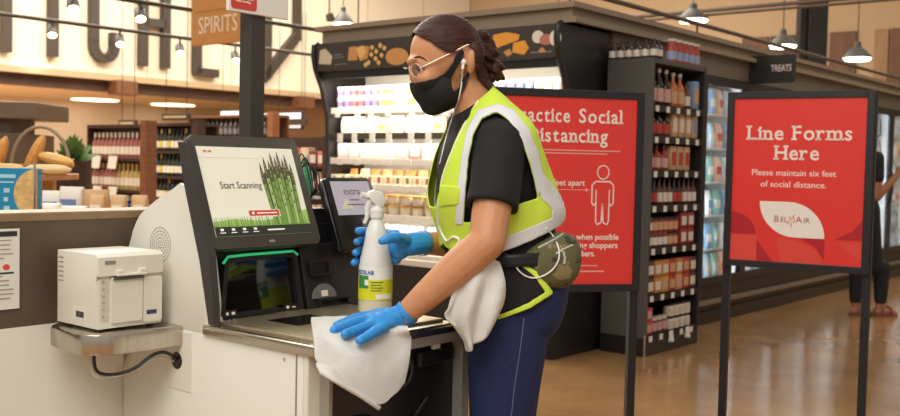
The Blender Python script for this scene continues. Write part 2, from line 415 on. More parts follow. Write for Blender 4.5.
flat('bezel_mark', [rect(.012, .004, .05, .02), rect(.20, .002, .245, .017)], FM, M_black, kiosk, lift=.02)
flat('bezel_icon', [rect(.017, .008, .025, .015), rect(.034, .008, .044, .015), rect(.208, .006, .216, .013), rect(.227, .007, .238, .010)], FM, M_cream, kiosk, lift=.021)
# coin and bill module
q = MB(SF); q.prism([(-1.935, 1.772, .82), (T(.98) - .005, 1.772, .985), (T(.98) - .06, 1.772, 1.0), (-2.16, 1.772, 1.0), (-2.16, 1.772, .82)], (0, .275, 0), .006)
q.build('cash_module', mat('module_black', '232021', .4, bump=(300, .05)), kiosk, True)
CMF = frame(S(-1.935, 1.772, .822), S(0, 1, 0), S(1, 0, .17))
ringm('bill_slot', rrect(.012, .085, .088, .128, .006), rrect(.02, .092, .08, .12, .004), .006, M_black, CMF, kiosk)
flat('bill_slot_mouth', [rect(.02, .092, .08, .12)], CMF, mat('slot_dark', '0b0a0a', .5), kiosk, lift=.001)
flat('coin_label', [[(.045 + .045 * math.cos(t * math.pi / 12) + .012, .026 + .038 * math.sin(t * math.pi / 12)) for t in range(13)]], CMF, mat('label_grey', '6f6d6c', .4), kiosk, lift=.002)
flat('coin_icon', [rect(.047, .03, .07, .046)], CMF, M_cream, kiosk, lift=.0032)
ringm('receipt_slot', rrect(.03, -.0, .14, .024, .004), rrect(.036, .005, .134, .019, .003), .012, M_black, CMF, kiosk)
# monitor
BL, TL, BR = S(-1.935, 1.468, .995), S(-2.045, 1.468, 1.268), S(-1.935, 1.815, .995)
MM = frame(BL, BR - BL, S(1, 0, .4)); MW, MH = .345, .294
q = MB(MM); q.prism([(*p, -.028) for p in rrect(0, 0, MW, MH, .012)], (0, 0, .028), .004); disp = q.build('display_housing', mat('bezel_taupe', '453f38', .45), kiosk, True)
q = MB(MM); q.prism([(*p, -.07) for p in rrect(.03, .03, MW - .02, MH - .03, .02)], (0, 0, .045), .005); q.build('display_back', M_black, kiosk)
SX0, SY0, SX1, SY1 = .014, .030, MW - .024, MH - .030
M_screen = mat('screen_lit', 'cfcbb8', .25, emit='d3d0be', es=.45)
scr = flat('display_screen', [rect(SX0, SY0, SX1, SY1)], MM, M_screen, kiosk, lift=-.0002, th=.001)
sw, sh = SX1 - SX0, SY1 - SY0
def sxy(x, y): return SX0 + x * sw, SY1 - y * sh
def em(name, c, e=.55): return mat(name, c, .3, emit=c, es=e)
text('screen_lettering', 'Start Scanning', .026, MM, em('screen_text', '4a4840'), scr, sxy(.36, .44), fit=.42 * sw, lift=.0016)
text('screen_logo', 'BEL AIR', .0075, MM, em('screen_logo', 'b5483c'), scr, sxy(.10, .055), lift=.0016, bold=.0001)
flat('screen_rule', [rect(*sxy(0, .125), *sxy(.62, .12))], MM, em('screen_line', 'bdb9aa'), scr, lift=.0012)
flat('screen_grass', [[sxy(0, .90), sxy(1, .90), sxy(1, .72), sxy(.8, .80), sxy(.5, .84), sxy(.2, .81), sxy(0, .84)]], MM, em('screen_grass_green', '8ba15a'), scr, lift=.0010)
bl = []
for k in range(46):
    x = k / 46 + random.uniform(-.01, .01); h = random.uniform(.04, .12); bl.append([sxy(x, .9), sxy(x + .014, .9), sxy(x + .007 + random.uniform(-.01, .01), .84 - h * .6)])
flat('screen_blade', bl, MM, em('screen_blade_green', '5f8238'), scr, lift=.0013)
flat('screen_bar', [rect(*sxy(0, 1), *sxy(1, .895))], MM, em('screen_bar_dark', '2a2b28', .4), scr, lift=.0016)
flat('screen_icon', [rect(*sxy(x, .94), *sxy(x + .03, .915)) for x in (.05, .16, .27, .38)] + [rect(*sxy(x - .01, .965), *sxy(x + .045, .957)) for x in (.05, .16, .27, .38)] + [rect(*sxy(.52, .955), *sxy(.70, .94))], MM, em('screen_icon_white', 'd8d8d0'), scr, lift=.0025)
flat('screen_panel', [rect(*sxy(.02, .80), *sxy(.70, .715))], MM, em('screen_panel_grey', 'c8c7b4'), scr, lift=.0015)
flat('screen_button', [rrect(*sxy(.37, .785), *sxy(.685, .725), .003)], MM, em('screen_button_red', 'b1342c'), scr, lift=.0022)
flat('screen_button_line', [rect(*sxy(.45, .762), *sxy(.66, .752)), rect(*sxy(.40, .768), *sxy(.42, .742))], MM, em('screen_button_white', 'efe6dc'), scr, lift=.003)
gt, gs, gp, gd_ = em('spear_tip', '574a3a', .35), em('spear_green', '6f8a42', .4), em('spear_pale', '94a86c', .4), em('spear_shade', '3f5426', .35)
sp = [(3, [sxy(.64, .89), sxy(.93, .89), sxy(.95, .30), sxy(.86, .22), sxy(.72, .22), sxy(.60, .32)])]
for k, (x, y0) in enumerate([(.605, .19), (.655, .12), (.70, .16), (.735, .07), (.775, .12), (.81, .06), (.85, .14), (.885, .09), (.925, .20)]):
    w = .0145; lean = (x - .77) * .16; j = [1, 2, 1, 1, 2, 1, 1, 2, 1][k]
    sp.append((j, [sxy(x - w - lean, .89), sxy(x + w - lean, .89), sxy(x + w, y0 + .2), sxy(x - w, y0 + .2)]))
    sp.append((0, [sxy(x - w, y0 + .24), sxy(x + w, y0 + .24), sxy(x + w * 1.15, y0 + .15), sxy(x + w * .8, y0 + .06), sxy(x, y0 - .02), sxy(x - w * .8, y0 + .06), sxy(x - w * 1.15, y0 + .15)]))
    for q_ in range(3): sp.append((2, [sxy(x - w * .8, y0 + .10 + .045 * q_), sxy(x + w * .2, y0 + .06 + .045 * q_), sxy(x + w * .1, y0 + .085 + .045 * q_)]))
    for z in (.31, .43, .56): sp.append((0, [sxy(x - w * .7 - lean * z, y0 + z), sxy(x + w * .5 - lean * z, y0 + z), sxy(x - lean * z, y0 + z - .045)]))
flat('screen_picture', sp, MM, [gt, gs, gp, gd_], scr, lift=.0017, th=.0003)
flat('display_badge', [rect(.172, .010, .190, .0165)], MM, mat('badge_grey', '8d867b', .3), kiosk, lift=.0002)
# post behind the screen with its notice
q = MB(SF); q.box(-2.225, -2.175, 1.765, 1.815, .9, 1.66, .003); q.build('post', mat('post_graphite', '3b3632', .45), kiosk)
q = MB(SF); q.box(-2.176, -2.166, 1.68, 1.89, 1.605, 1.86, .002)
ps = q.build('post_sign', mat('sign_white', 'ece6dc', .45), kiosk)
PM = frame(S(-2.166, 1.68, 1.605), S(0, 1, 0), S(1, 0, 0))
flat('post_sign_badge', [rrect(.008, .008, .095, .058, .01)], PM, mat('badge_red', 'd2453c', .4), ps, lift=.0004)
text('post_sign_words', 'We appreciate your\nunderstanding.', .0085, PM, M_cream, ps, (.05, .034), lift=.0014, bold=.0002)
text('post_sign_lettering', 'flag down your Cashier.', .021, PM, mat('ink_grey', '4c4a4a', .5), ps, (.103, .078), lift=.0008, fit=.185)
# card terminal on the right end
trm = thing('payment_terminal', 'black card payment terminal with a small screen reading extra', 'payment terminal', S(-1.98, 1.95, .82), RZ)
tb, tt = Vector((-1.905, 0, .975)), Vector((-1.985, 0, 1.166))
TMx = frame(S(-1.905, 1.864, .975), S(0, 1, 0), S(1, 0, .42)); TW, TH = .178, .207
q = MB(TMx); q.prism([(*p, -.03) for p in rrect(0, 0, TW, TH, .012)], (0, 0, .03), .005); q.build('terminal_body', mat('terminal_black', '141215', .3), trm, True)
ringm('chrome_edge', rrect(-.002, -.002, TW + .002, TH + .002, .013), rrect(.001, .001, TW - .001, TH - .001, .011), .006, M_chrome, TMx, trm, -.016)
ts = flat('terminal_screen', [rect(.018, .098, TW - .014, .196)], TMx, mat('terminal_screen', 'a7a2ac', .25, emit='aca6b4', es=.32), trm, lift=.0002)
text('terminal_lettering', 'extra', .030, TMx, em('terminal_text', '6f5f66', .2), ts, (.09, .166), lift=.0012)
flat('terminal_line', [rect(.075, .140, .11, .143), rect(.06, .126, .125, .129)], TMx, em('terminal_text', '6f5f66', .2), ts, lift=.0012)
flat('terminal_wedge', [[(.035, .115), (.085, .115), (.06, .146)]], TMx, em('terminal_triangle', 'bdb9a4', .3), ts, lift=.001)  # pale triangle on the terminal screen
flat('keypad_plate', [rrect(.098, .02, .165, .088, .006)], TMx, mat('keypad_grey', '5c5a5e', .4), trm, lift=.0002)
q = MB(SF); q.box(-2.06, -1.962, 1.93, 2.02, 1.003, 1.035); q.box(-2.09, -2.03, 1.93, 2.02, 1.003, 1.06); q.build('terminal_stand', M_black, trm)
q = MB(SF)
for k in range(5):
    q.tube(smooth([(-2.13 - .01 * k, 1.86 + .006 * k, 1.09), (-2.08, 1.835 + .004 * k, 1.12 + .02 * k), (-2.04 + .012 * k, 1.832 + .003 * k, 1.23 - .012 * k), (-2.01 + .008 * k, 1.842, 1.14), (-2.015, 1.845, 1.11), (-2.035, 1.85, 1.09)]), .0018, 6)
q.build('terminal_cable', M_black, trm)

# ---------------------------------------------------------------- printer and its tray
tray = thing('printer_shelf', 'brushed steel bracket shelf with rounded end below the receipt printer', 'shelf', S(-2.15, 1.3, .75), RZ)
op = [(-2.288, 1.449), (-2.288, 1.30)] + [(-2.19 - .09 * math.cos(t * math.pi / 12), 1.30 - .09 * math.sin(t * math.pi / 12)) for t in range(1, 5)] + [(-2.11 + .07 * math.sin(t * math.pi / 16), 1.275 - .07 * math.cos(t * math.pi / 16)) for t in range(9)] + [(-2.03, 1.449)]
q = MB(SF); q.prism([(x, y, .755) for x, y in op], (0, 0, .05), .006); q.build('shelf_tray', M_steel, tray, True)
q = MB(SF); q.box(-2.286, -2.27, 1.36, 1.44, .68, .755); q.build('shelf_bracket', M_white, tray)
prn = thing('receipt_printer', 'off white receipt printer on the steel bracket shelf', 'printer', S(-2.15, 1.33, .808), RZ)
M_prn = mat('printer_plastic', 'e3decf', .45, bump=(300, .03))
py0, py1, px0, px1 = 1.243, 1.418, -2.245, -2.072
q = MB(SF); q.prism([(px0, py0, .812), (px1, py0, .812), (px1, py0, .925), (px1 - .004, py0, .93), (px1 + .006, py0, .935), (px1 + .006, py0, .978), (px1 - .006, py0, .987), (px0, py0, .985)], (0, py1 - py0, 0), .004)
q.build('printer_housing', M_prn, prn, True)
PF = frame(S(px1, py0, .812), S(0, 1, 0), S(1, 0, 0))
q = MB(PF); q.prism([(*p, 0) for p in rrect(.036, .012, .118, .118, .004)], (0, 0, .006), .0015); cvr = q.build('front_cover', M_prn, prn)
q = MB(PF); q.prism([(*p, 0) for p in rrect(.121, .006, .172, .114, .004)], (0, 0, .005), .0015); q.build('side_cover', M_prn, prn)
flat('printer_badge', [rect(.13, .024, .157, .034)], PF, mat('badge_navy', '3a3f63', .4), prn, lift=.005)
flat('printer_nameplate', [rect(.018, .150, .045, .158)], PF, mat('badge_grey2', '8f8a80', .4), prn, lift=.0065)
q = MB(PF); q.box(.04, .118, .112, .1185, 0, .010); q.build('paper_slot', mat('slot_shadow', '5c574e', .6), prn)
q = MB(PF); q.box(.046, .124, .121, .127, .0, .016, .002); q.box(.046, .062, .1265, .135, .002, .014, .002); q.box(.106, .124, .1265, .137, .002, .014, .002)
q.build('tear_bar', M_prn, prn)
flat('button_panel', [rrect(.01, .018, .033, .12, .003)], PF, mat('panel_grey', 'd3cec0', .5), prn, lift=.0004)
for k in range(6):
    q = MB(PF); q.lathe([(.0036, 0), (.003, .002)], (.017, .03 + k * .016, .001), (0, 0, 1), 8); q.build('button', mat('button_grey', 'b5b0a4', .5), prn)
LF = frame(S(px0, py0, .812), S(1, 0, 0), S(0, -1, 0))
q = MB(LF)
for k in range(6): q.box(.008, .030, .10 + k * .011, .103 + k * .011, -.002, .0008)
q.build('side_vent', mat('vent_grey', '9b968a', .6), prn)
st = flat('sticker', [rect(.075, .016, .135, .048)], LF, M_tag, prn, lift=.0003)
flat('barcode', [rect(.088 + k * .0035, .022, .0895 + k * .0035 + .001 * (k % 2), .036) for k in range(10)], LF, mat('ink_black', '2a2828', .5), st, lift=.001)
for x in (px0 + .02, px1 - .02):
    for y in (py0 + .02, py1 - .02):
        q = MB(SF); q.lathe([(.009, 0), (.009, .007)], (x, y, .8055), n=10); q.build('foot', M_dark, prn)
q = MB(SF); q.tube(smooth([(-2.10, 1.255, .756), (-2.095, 1.255, .72), (-2.085, 1.268, .705), (-2.07, 1.30, .703), (-2.055, 1.335, .714), (-2.045, 1.37, .738), (-2.043, 1.40, .744), (-2.045, 1.425, .735), (-2.052, 1.45, .718)]), .0042, 10)
tag(q.build('power_cable', M_black, None, True), 'black cable drooping from the printer shelf into the kiosk side', 'cable')
q = MB(SF); q.tube(smooth([(-2.12, 1.255, .756), (-2.118, 1.265, .70), (-2.10, 1.29, .69), (-2.08, 1.33, .70), (-2.065, 1.37, .722), (-2.06, 1.41, .728), (-2.062, 1.45, .712)]), .0028, 8)
tag(q.build('data_cable', mat('cable_white', 'd8d3c6', .5), None, True), 'thin white cable hanging just behind the black cable', 'cable')
# notice on the partition
nt_ = thing('notice_sheet', 'printed paper notice on the brown partition left of the printer', 'notice', S(-2.288, 1.1, .85), RZ)
NM = frame(S(-2.2885, 1.018, .846), S(0, 1, 0), S(1, 0, 0))
sheet = flat('paper', [rect(0, 0, .154, .19)], NM, mat('paper_white', 'e6e2d8', .6), nt_, lift=.0002)
flat('heading_bar', [rect(.006, .172, .148, .184)], NM, mat('ink_dark', '2c2a2c', .5), sheet, lift=.001)
ln = []
for k in range(14):
    if k in (5, 6, 7): continue
    y = .162 - k * .0105; ln.append(rect(.012, y, .142 - random.uniform(0, .03), y + .0022))
flat('text_line', ln, NM, mat('ink_mid', '9a968f', .6), sheet, lift=.001)
flat('notice_emblem', [[(.122 + .009 * math.cos(t * .6), .10 + .007 * math.sin(t * .6)) for t in range(10)]], NM, M_redlt, sheet, lift=.001)
flat('notice_heading', [rect(.09, .084, .14, .088)], NM, MATS['ink_dark'], sheet, lift=.001)
# ================================================================ refrigerated cheese case
case = thing('refrigerated_case', 'black open refrigerated case lit inside with cheese pictures on its header', 'refrigerated case', S(-4.5, 5.45, 0), RZ)
M_case = mat('case_black', '1d1b1a', .35); M_casein = mat('case_liner', 'cfc8ba', .5); M_shelf = mat('case_shelf', 'd9d2c4', .4, .2)
CX0, CX1 = -5.66, -3.44
ep = [(5.20, 0), (5.16, .1), (5.13, .34), (5.13, .50), (5.17, .60), (5.27, .72), (5.33, .95), (5.345, 1.3), (5.33, 1.55), (5.27, 1.76), (5.20, 1.90), (5.175, 2.0), (5.18, 2.075), (5.22, 2.095), (5.775, 2.095), (5.775, 0)]
for x in (CX0, CX1 - .03):
    q = MB(SF); q.prism([(x, y, z) for y, z in ep], (.035, 0, 0), .004); q.build('end_panel', M_case, case)
    q = MB(SF); q.tube([(x + .017, y, z) for y, z in ep[1:14]], .021, 10); q.build('bumper_edge', M_case, case, True)
q = MB(SF); q.box(CX0 + .03, CX1 - .03, 5.72, 5.77, .1, 2.09); q.build('back_panel', M_casein, case)
q = MB(SF); q.box(CX0 + .03, CX1 - .03, 5.20, 5.72, 0, .50); q.box(CX0 + .03, CX1 - .03, 5.14, 5.20, .12, .52, .01); q.build('base', M_case, case)
q = MB(SF); q.box(CX0 + .03, CX1 - .03, 5.135, 5.16, .50, .545, .006); q.build('front_rail', M_shelf, case)
q = MB(SF); q.box(CX0 + .03, CX1 - .03, 5.17, 5.72, .52, .575); q.build('deck', M_casein, case)
q = MB(SF); q.prism([(CX0 + .03, 5.18, 2.09), (CX0 + .03, 5.195, 1.89), (CX0 + .03, 5.24, 1.88), (CX0 + .03, 5.72, 1.99), (CX0 + .03, 5.72, 2.09)], (CX1 - CX0 - .06, 0, 0)); hd = q.build('header', mat('header_charcoal', '39332f', .5), case)
q = MB(SF); q.box(CX0 + .03, CX1 - .03, 5.24, 5.26, 1.83, 1.885); q.build('valance', M_case, case)
q = MB(SF); q.box(CX0 + .1, CX1 - .1, 5.30, 5.33, 1.868, 1.884); q.build('light_tube', mat('case_light_tube', 'fff6e6', .4, emit='fff3de', es=9), case)
shz = [1.615, 1.425, 1.235, 1.045, .83]
for k, z in enumerate(shz):
    fy = 5.36 + (.0, .005, 0, -.02, -.05)[k]
    q = MB(SF); q.box(CX0 + .035, CX1 - .035, fy, 5.72, z - .018, z); q.build('shelf', M_shelf, case)
    q = MB(SF); q.box(CX0 + .035, CX1 - .035, fy - .014, fy, z - .042, z + .004, .002); q.build('tag_rail', mat('rail_white', 'e8e1d3', .4) if k != 1 else mat('rail_dark', '453a30', .5), case)
    for j in range(12):
        x = CX0 + .1 + j * .18 + random.uniform(-.03, .03)
        if x > CX1 - .1: continue
        q = MB(SF); q.box(x, x + .055, fy - .019, fy - .015, z - .048 - .02 * (k < 2), z + .0); q.build('price_tag', M_tag, case)
HM = frame(S(0, 5.1945, 0), S(1, 0, 0), S(0, -1, .075))
def hz(x, z): return (x, z)
def hshape(name, polys, m):
    flat(name, polys, frame(S(0, 5.1795, 2.09), S(1, 0, 0), S(0, -1, -.075)), m, hd, lift=.001)
D = lambda pts: [(x, (z - 2.09)) for x, z in pts]
M_ch = [mat('photo_cheese_pale', 'c9bda0', .6), mat('photo_cracker', 'c98f52', .6), mat('photo_nut', 'dfb568', .6), mat('photo_cheddar', 'e29a35', .6), mat('photo_salami', 'b86f60', .6), mat('photo_brie', 'ded5c6', .6)]
hshape('header_photo', [(0, D([(-5.60, 1.94), (-5.58, 2.04), (-5.52, 2.05), (-5.45, 1.99), (-5.47, 1.93)])),
    (1, D([(-5.29, 1.95), (-5.27, 2.045), (-5.2, 2.05), (-5.19, 1.95)])), (1, D([(-5.22, 2.03), (-5.15, 2.05), (-5.06, 2.04), (-5.09, 1.955), (-5.16, 1.94)])), (2, D([(-5.20, 2.04), (-5.12, 2.05), (-5.10, 2.0), (-5.16, 1.955)]))]
    + [(2, D([(x - .02, z), (x, z + .022), (x + .024, z + .004), (x + .004, z - .02)])) for x, z in ((-5.04, 2.03), (-5.0, 2.0), (-4.96, 2.04), (-5.05, 1.98), (-5.01, 1.95), (-4.95, 1.97), (-5.08, 1.925), (-4.98, 1.92), (-4.92, 2.02), (-5.11, 1.91))]
    + [(1, D([(-4.80 + .11 * math.cos(t * .4), 1.955 + .06 * math.sin(t * .4)) for t in range(16)]))]
    + [(3, D([(-3.96, 1.955), (-3.95, 2.05), (-3.84, 2.06), (-3.74, 2.04), (-3.75, 2.005)])), (3, D([(-3.80, 1.93), (-3.79, 1.99), (-3.70, 2.0), (-3.67, 1.95), (-3.71, 1.91)])), (1, D([(-3.87, 1.935), (-3.82, 1.955), (-3.80, 1.92), (-3.84, 1.905)]))]
    + [(5, D([(-3.60 + .045 * math.cos(t * .5), 2.015 + .04 * math.sin(t * .5)) for t in range(13)])), (4, D([(-3.54 + .05 * math.cos(t * .5), 1.995 + .035 * math.sin(t * .5)) for t in range(13)])), (5, D([(-3.47 + .045 * math.cos(t * .5), 2.0 + .05 * math.sin(t * .5)) for t in range(13)])), (1, D([(-3.6, 1.93), (-3.57, 1.95), (-3.54, 1.925), (-3.57, 1.915)]))], M_ch)
hshape('header_caption', [D(rect(-5.43, 1.995, -5.35, 2.001)), D(rect(-5.43, 1.975, -5.33, 1.981)), D(rect(-5.43, 1.925, -5.30, 1.93)), D(rect(-4.99 + .1, 1.995, -4.83, 2.0)), D(rect(-3.66, 1.917, -3.50, 1.923)), D(rect(-4.06, 1.93, -3.99, 1.935))], mat('caption_grey', '8f8a84', .6))
area('case_light', S(-4.55, 5.22, 1.80), 2.0, .08, 9, (1, .95, .86), S(0, .55, -1)).rotation_euler = Matrix.Identity(3).to_euler()
L_ = bpy.data.objects['case_light']; L_.rotation_euler = (S(0, .55, -1).to_track_quat('-Z', 'Y') ).to_euler()
bpy.data.objects.remove(L_)
def strip(name, x0, x1, y, z, power, aim, w=.05):
    d = bpy.data.lights.new(name, 'AREA'); d.shape = 'RECTANGLE'; d.size = x1 - x0; d.size_y = w; d.energy = power; d.color = (1, .94, .84)
    o = bpy.data.objects.new(name, d); COL.objects.link(o)
    n = (S(*aim)).normalized(); M = frame(S((x0 + x1) / 2, y, z), S(1, 0, 0), -n); o.matrix_world = M
    return o
strip('case_lamp', CX0 + .06, CX1 - .06, 5.26, 1.81, 12, (0, .75, -1))
for k, z in enumerate(shz[:5]):
    strip('case_lamp', CX0 + .06, CX1 - .06, 5.355, z - .05, (5, 5, 4.5, 4, 5)[k], (0, .8, -1), .02)

def proto_tag(o, label, cat, group): return tag(o, label, cat, group)
def cup(name, body, lid, r=.034, h=.078, label='', cat='tub', group='', band=None):
    b = MB(); b.lathe([(r * .82, 0), (r * .98, h * .82), (r, h * .84)], n=14); o = b.build(name, body, None, True)
    b = MB(); b.lathe([(r * 1.04, 0), (r * 1.05, h * .13), (r * .95, h * .15)], (0, 0, h * .84), n=14); l = b.build('lid', lid); l.parent = o
    if band:
        b = MB(); b.lathe([(r * .90, h * .2), (r * .985, h * .66)], n=14); l = b.build('label_band', band, None, True); l.parent = o
    return tag(o, label, cat, group)
def pack(name, m, w, d, h, label='', cat='package', group='', top=None, round_=.006, face=None):
    b = MB(); b.box(-w / 2, w / 2, -d / 2, d / 2, 0, h, min(round_, w * .2)); o = b.build(name, m, None, True)
    if face:
        b = MB(); b.box(-w * .36, w * .36, -d / 2 - .0012, -d / 2 + .001, h * .2, h * .75); l = b.build('front_label', face); l.parent = o
    return tag(o, label, cat, group)
def bag(name, m, w, d, h, label, cat, group, face=None):
    b = MB(); rings = []
    for t, (sx, sy) in enumerate(((.9, .9), (1, 1), (1, .95), (.92, .6), (.96, .12))):
        z = h * (0, .2, .6, .88, 1)[t]
        rings.append([(w / 2 * sx * math.copysign(abs(math.cos(a)) ** .5, math.cos(a)), d / 2 * sy * math.copysign(abs(math.sin(a)) ** .7, math.sin(a)), z) for a in [k * math.pi / 8 for k in range(16)]])
    b.loft(rings); o = b.build(name, m, None, True)
    if face:
        b = MB(); b.box(-w * .3, w * .3, -d * .52, -d * .45, h * .28, h * .6); l = b.build('front_label', face); l.parent = o
    return tag(o, label, cat, group)
USED = set()
def setout(proto, x, y, z, rz=RZ, label=None, scale=None, world=False):
    loc = Vector((x, y, z)) if world else S(x, y, z)
    if proto.name not in USED:
        USED.add(proto.name); o = proto; o.location = loc; o.rotation_euler = (0, 0, rz)
        if scale: o.scale = scale
        if label: o['label'] = label
        return o
    return dup(proto, loc, rz, label, None, scale)
W = [mat('tub_white', 'e9e2d4', .4), mat('tub_lilac', 'cdbfcc', .4), mat('tub_cream', 'ece0bd', .4)]
bands = [mat('band_violet', '8e7fa8', .5), mat('band_rose', 'b86a6a', .5), mat('band_slate', '7d82a0', .5), mat('band_gold', 'd8b368', .5), mat('band_pearl', 'c7bfb0', .5), mat('band_sand', 'd8ccb2', .5)]
nm = ['violet', 'rose', 'slate', 'gold', 'pearl', 'sand']
cups = [cup('yogurt_tub', W[1 if k < 3 else 0], W[0], .0335, .082, f'small white tub with a {nm[k]} band stacked on the top shelf of the cheese case', 'tub', f'{nm[k]} banded tubs on the top case shelf', bands[k]) for k in range(6)]
seq = [0, 0, 1, 1, 0, 2, 3, 3, 4, 4, 3, 4, 5, 4, 5, 5, 4, 5, 5, 4, 2, 2, 0, 2, 2, 4, 4, 5, 1]
for j in range(29):
    for t in range(2): setout(cups[seq[j]], CX0 + .085 + j * .0735, 5.41, 1.616 + t * .083)
bagw = bag('cheese_bag', mat('bag_white', 'efe8da', .35), .125, .07, .13, 'puffy white cheese bag on the second shelf of the cheese case', 'bag', 'white bags on the second case shelf', mat('bag_mark', 'd7c9a8', .5))
bagw2 = bag('cheese_bag', mat('bag_ivory', 'e9dcb8', .35), .11, .06, .115, 'puffy ivory cheese bag on the second shelf of the cheese case', 'bag', 'ivory bags on the second case shelf', bands[3])
for j in range(16): setout(bagw2 if j in (3, 7, 8, 12) else bagw, CX0 + .12 + j * .133, 5.44 + random.uniform(-.01, .02), 1.427, RZ + random.uniform(-.12, .12))
pk = [pack('cheese_pack', mat('pack_' + n_, c, .45), .115, .05, .115, f'{n_} cheese pack standing on the third shelf of the cheese case', 'package', f'{n_} packs on the third case shelf', face=f) for n_, c, f in (('pink', 'e0b9ac', W[0]), ('grey', 'c9c4b8', W[0]), ('white', 'ece5d8', bands[5]), ('coral', 'd9806a', W[0]))]
for j, t in enumerate([0, 0, 1, 1, 1, 0, 3, 2, 2, 2, 2, 3, 2, 2, 2, 2, 2]): setout(pk[t], CX0 + .11 + j * .124, 5.43, 1.237, RZ + random.uniform(-.05, .05))
def wedge(name, m, label, group, cm):
    b = MB(); b.prism([(-.042, -.05, 0), (.042, -.05, 0), (.042, -.05, .066), (-.042, -.05, .066)], (0, .1, 0), .004); o = b.build(name, m, None, True)
    b = MB()
    b.box(-.013, .013, -.0515, -.049, .012, .054); l = b.build('cheese_slice', cm); l.parent = o
    return tag(o, label, 'package', group)
wd_ = [wedge('snack_tray', W[2], f'cream snack tray with {n_} slices on the fourth shelf of the cheese case', f'{n_} slice trays on the fourth case shelf', mat('slice_' + n_, c, .5)) for n_, c in (('green', '7a7f45'), ('orange', 'c9803f'), ('red', 'a94f3c'))]
for j, t in enumerate([0, 0, 1, 0, 2, 2, 1, 0, 0, 1, 2, 1, 0, 1, 2, 0, 1, 2, 0, 1, 0]):
    setout(wd_[t], CX0 + .085 + j * .094, 5.40, 1.047)
wl = [bag('deli_bag', mat('deli_' + n_, c, .45), .10, .05, .075, f'soft {n_} deli bag lying behind the trays on the fourth case shelf', 'bag', f'{n_} deli bags on the fourth case shelf') for n_, c in (('tan', 'd7b078'), ('orange', 'd98f4a'), ('pale', 'e6d9b2'))]
for j in range(17): setout(wl[(j * 2) % 3 if j % 4 else 1], CX0 + .12 + j * .12, 5.52, 1.047 + .066, RZ + random.uniform(-.3, .3)) if False else setout(wl[(j * 2) % 3 if j % 4 else 1], CX0 + .12 + j * .12, 5.53, 1.047, RZ + random.uniform(-.3, .3), None, (1, 1, 1.5))
rt = [cup('dip_tub', mat('tub_clear', 'd9c49a', .3), mat('lid_' + n_, c, .4), .05, .07, f'round dip tub with {n_} lid on the fifth shelf of the cheese case', 'tub', f'{n_} lidded tubs on the fifth case shelf', bands[5]) for n_, c in (('orange', 'd08a48'), ('brown', '9a6a40'), ('yellow', 'd9b65a'))]
for j in range(17):
    for t in range(2): setout(rt[(j + t * (j % 2)) % 3], CX0 + .11 + j * .118, 5.37, .832 + t * .075)
sal = bag('salad_bag', mat('bag_milk', 'efe9de', .3), .15, .10, .12, 'white bag with red mark on the bottom deck of the cheese case', 'bag', 'white bags on the case deck', bands[1])
for j in range(12): setout(sal, CX0 + .14 + j * .168, 5.30, .577, RZ + random.uniform(-.2, .2))
for j in range(12): setout(sal, CX0 + .16 + j * .168, 5.47, .577, RZ + random.uniform(-.2, .2), None, (1, 1, 1.45))

# ================================================================ grey sauce rack
rack = thing('shelf_rack', 'tall dark grey shelf rack of bottled sauces beside the cheese case', 'shelf rack', S(-3.23, 6.08, 0), RZ)
RX0, RX1, RY0, RY1, RH = -3.40, -3.071, 5.70, 6.468, 1.912
q = MB(SF); q.box(RX0, RX1, RY0, RY0 + .03, .12, RH, .003); q.build('side_panel', M_rack, rack)
q = MB(SF); q.box(RX0, RX1, RY1 - .03, RY1, .12, RH, .003); q.build('side_panel', M_rackin, rack)
q = MB(SF); q.box(RX0, RX0 + .02, RY0 + .03, RY1 - .03, .12, RH); q.build('back_panel', M_rackin, rack)
q = MB(SF); q.box(RX0, RX1, RY0 + .03, RY1 - .03, RH - .03, RH); q.build('top_panel', M_rack, rack)
q = MB(SF); q.box(RX0, RX1 - .005, RY0, RY1, 0, .12, .003); q.build('plinth', M_case, rack)
q = MB(SF); q.box(RX1 - .006, RX1 + .002, RY0 - .002, RY0 + .006, .0, .14); q.build('corner_strip', M_chrome, rack)
rz_ = [1.62, 1.42, 1.20, .975, .70, .395, .135]
for z in rz_:
    q = MB(SF); q.box(RX0 + .02, RX1 - .006, RY0 + .03, RY1 - .03, z - .02, z); q.box(RX1 - .012, RX1 - .004, RY0 + .03, RY1 - .03, z - .045, z); q.build('shelf', M_rackin, rack)
    for j in range(5):
        y = RY0 + .06 + j * .145
        q = MB(SF); q.box(RX1 - .004, RX1 - .001, y, y + .042, z - .046, z - .008); q.build('price_tag', M_tag, rack)
for y in (6.02, 6.26):
    q = MB(SF); q.hexa([(RX1 + .0, y, .06), (RX1 + .0, y + .05, .05), (RX1 + .0, y + .05, .06), (RX1, y, .07), (RX1 + .02, y, .07), (RX1 + .02, y + .05, .06), (RX1 + .006, y + .05, .135), (RX1 + .006, y, .135)]); q.build('shelf_flag', M_tag, rack)
def bottle(name, glass, band, cap, h, r, label, group, cat='bottle', neck=.36, n=14):
    b = MB(); b.lathe([(r * .92, 0), (r, h * .02), (r, h * .52), (r * .92, h * .58), (r * neck, h * .74), (r * neck * .92, h * .93)], n=n); o = b.build(name, glass, None, True)
    if band: b = MB(); b.lathe([(r * 1.02, h * .10), (r * 1.02, h * .46)], n=n); l = b.build('label_band', band, None, True); l.parent = o
    b = MB(); b.lathe([(r * neck * 1.15, h * .90), (r * neck * 1.15, h), (r * neck * .6, h * 1.004)], n=n); l = b.build('cap', cap, None, True); l.parent = o
    return tag(o, label, cat, group)
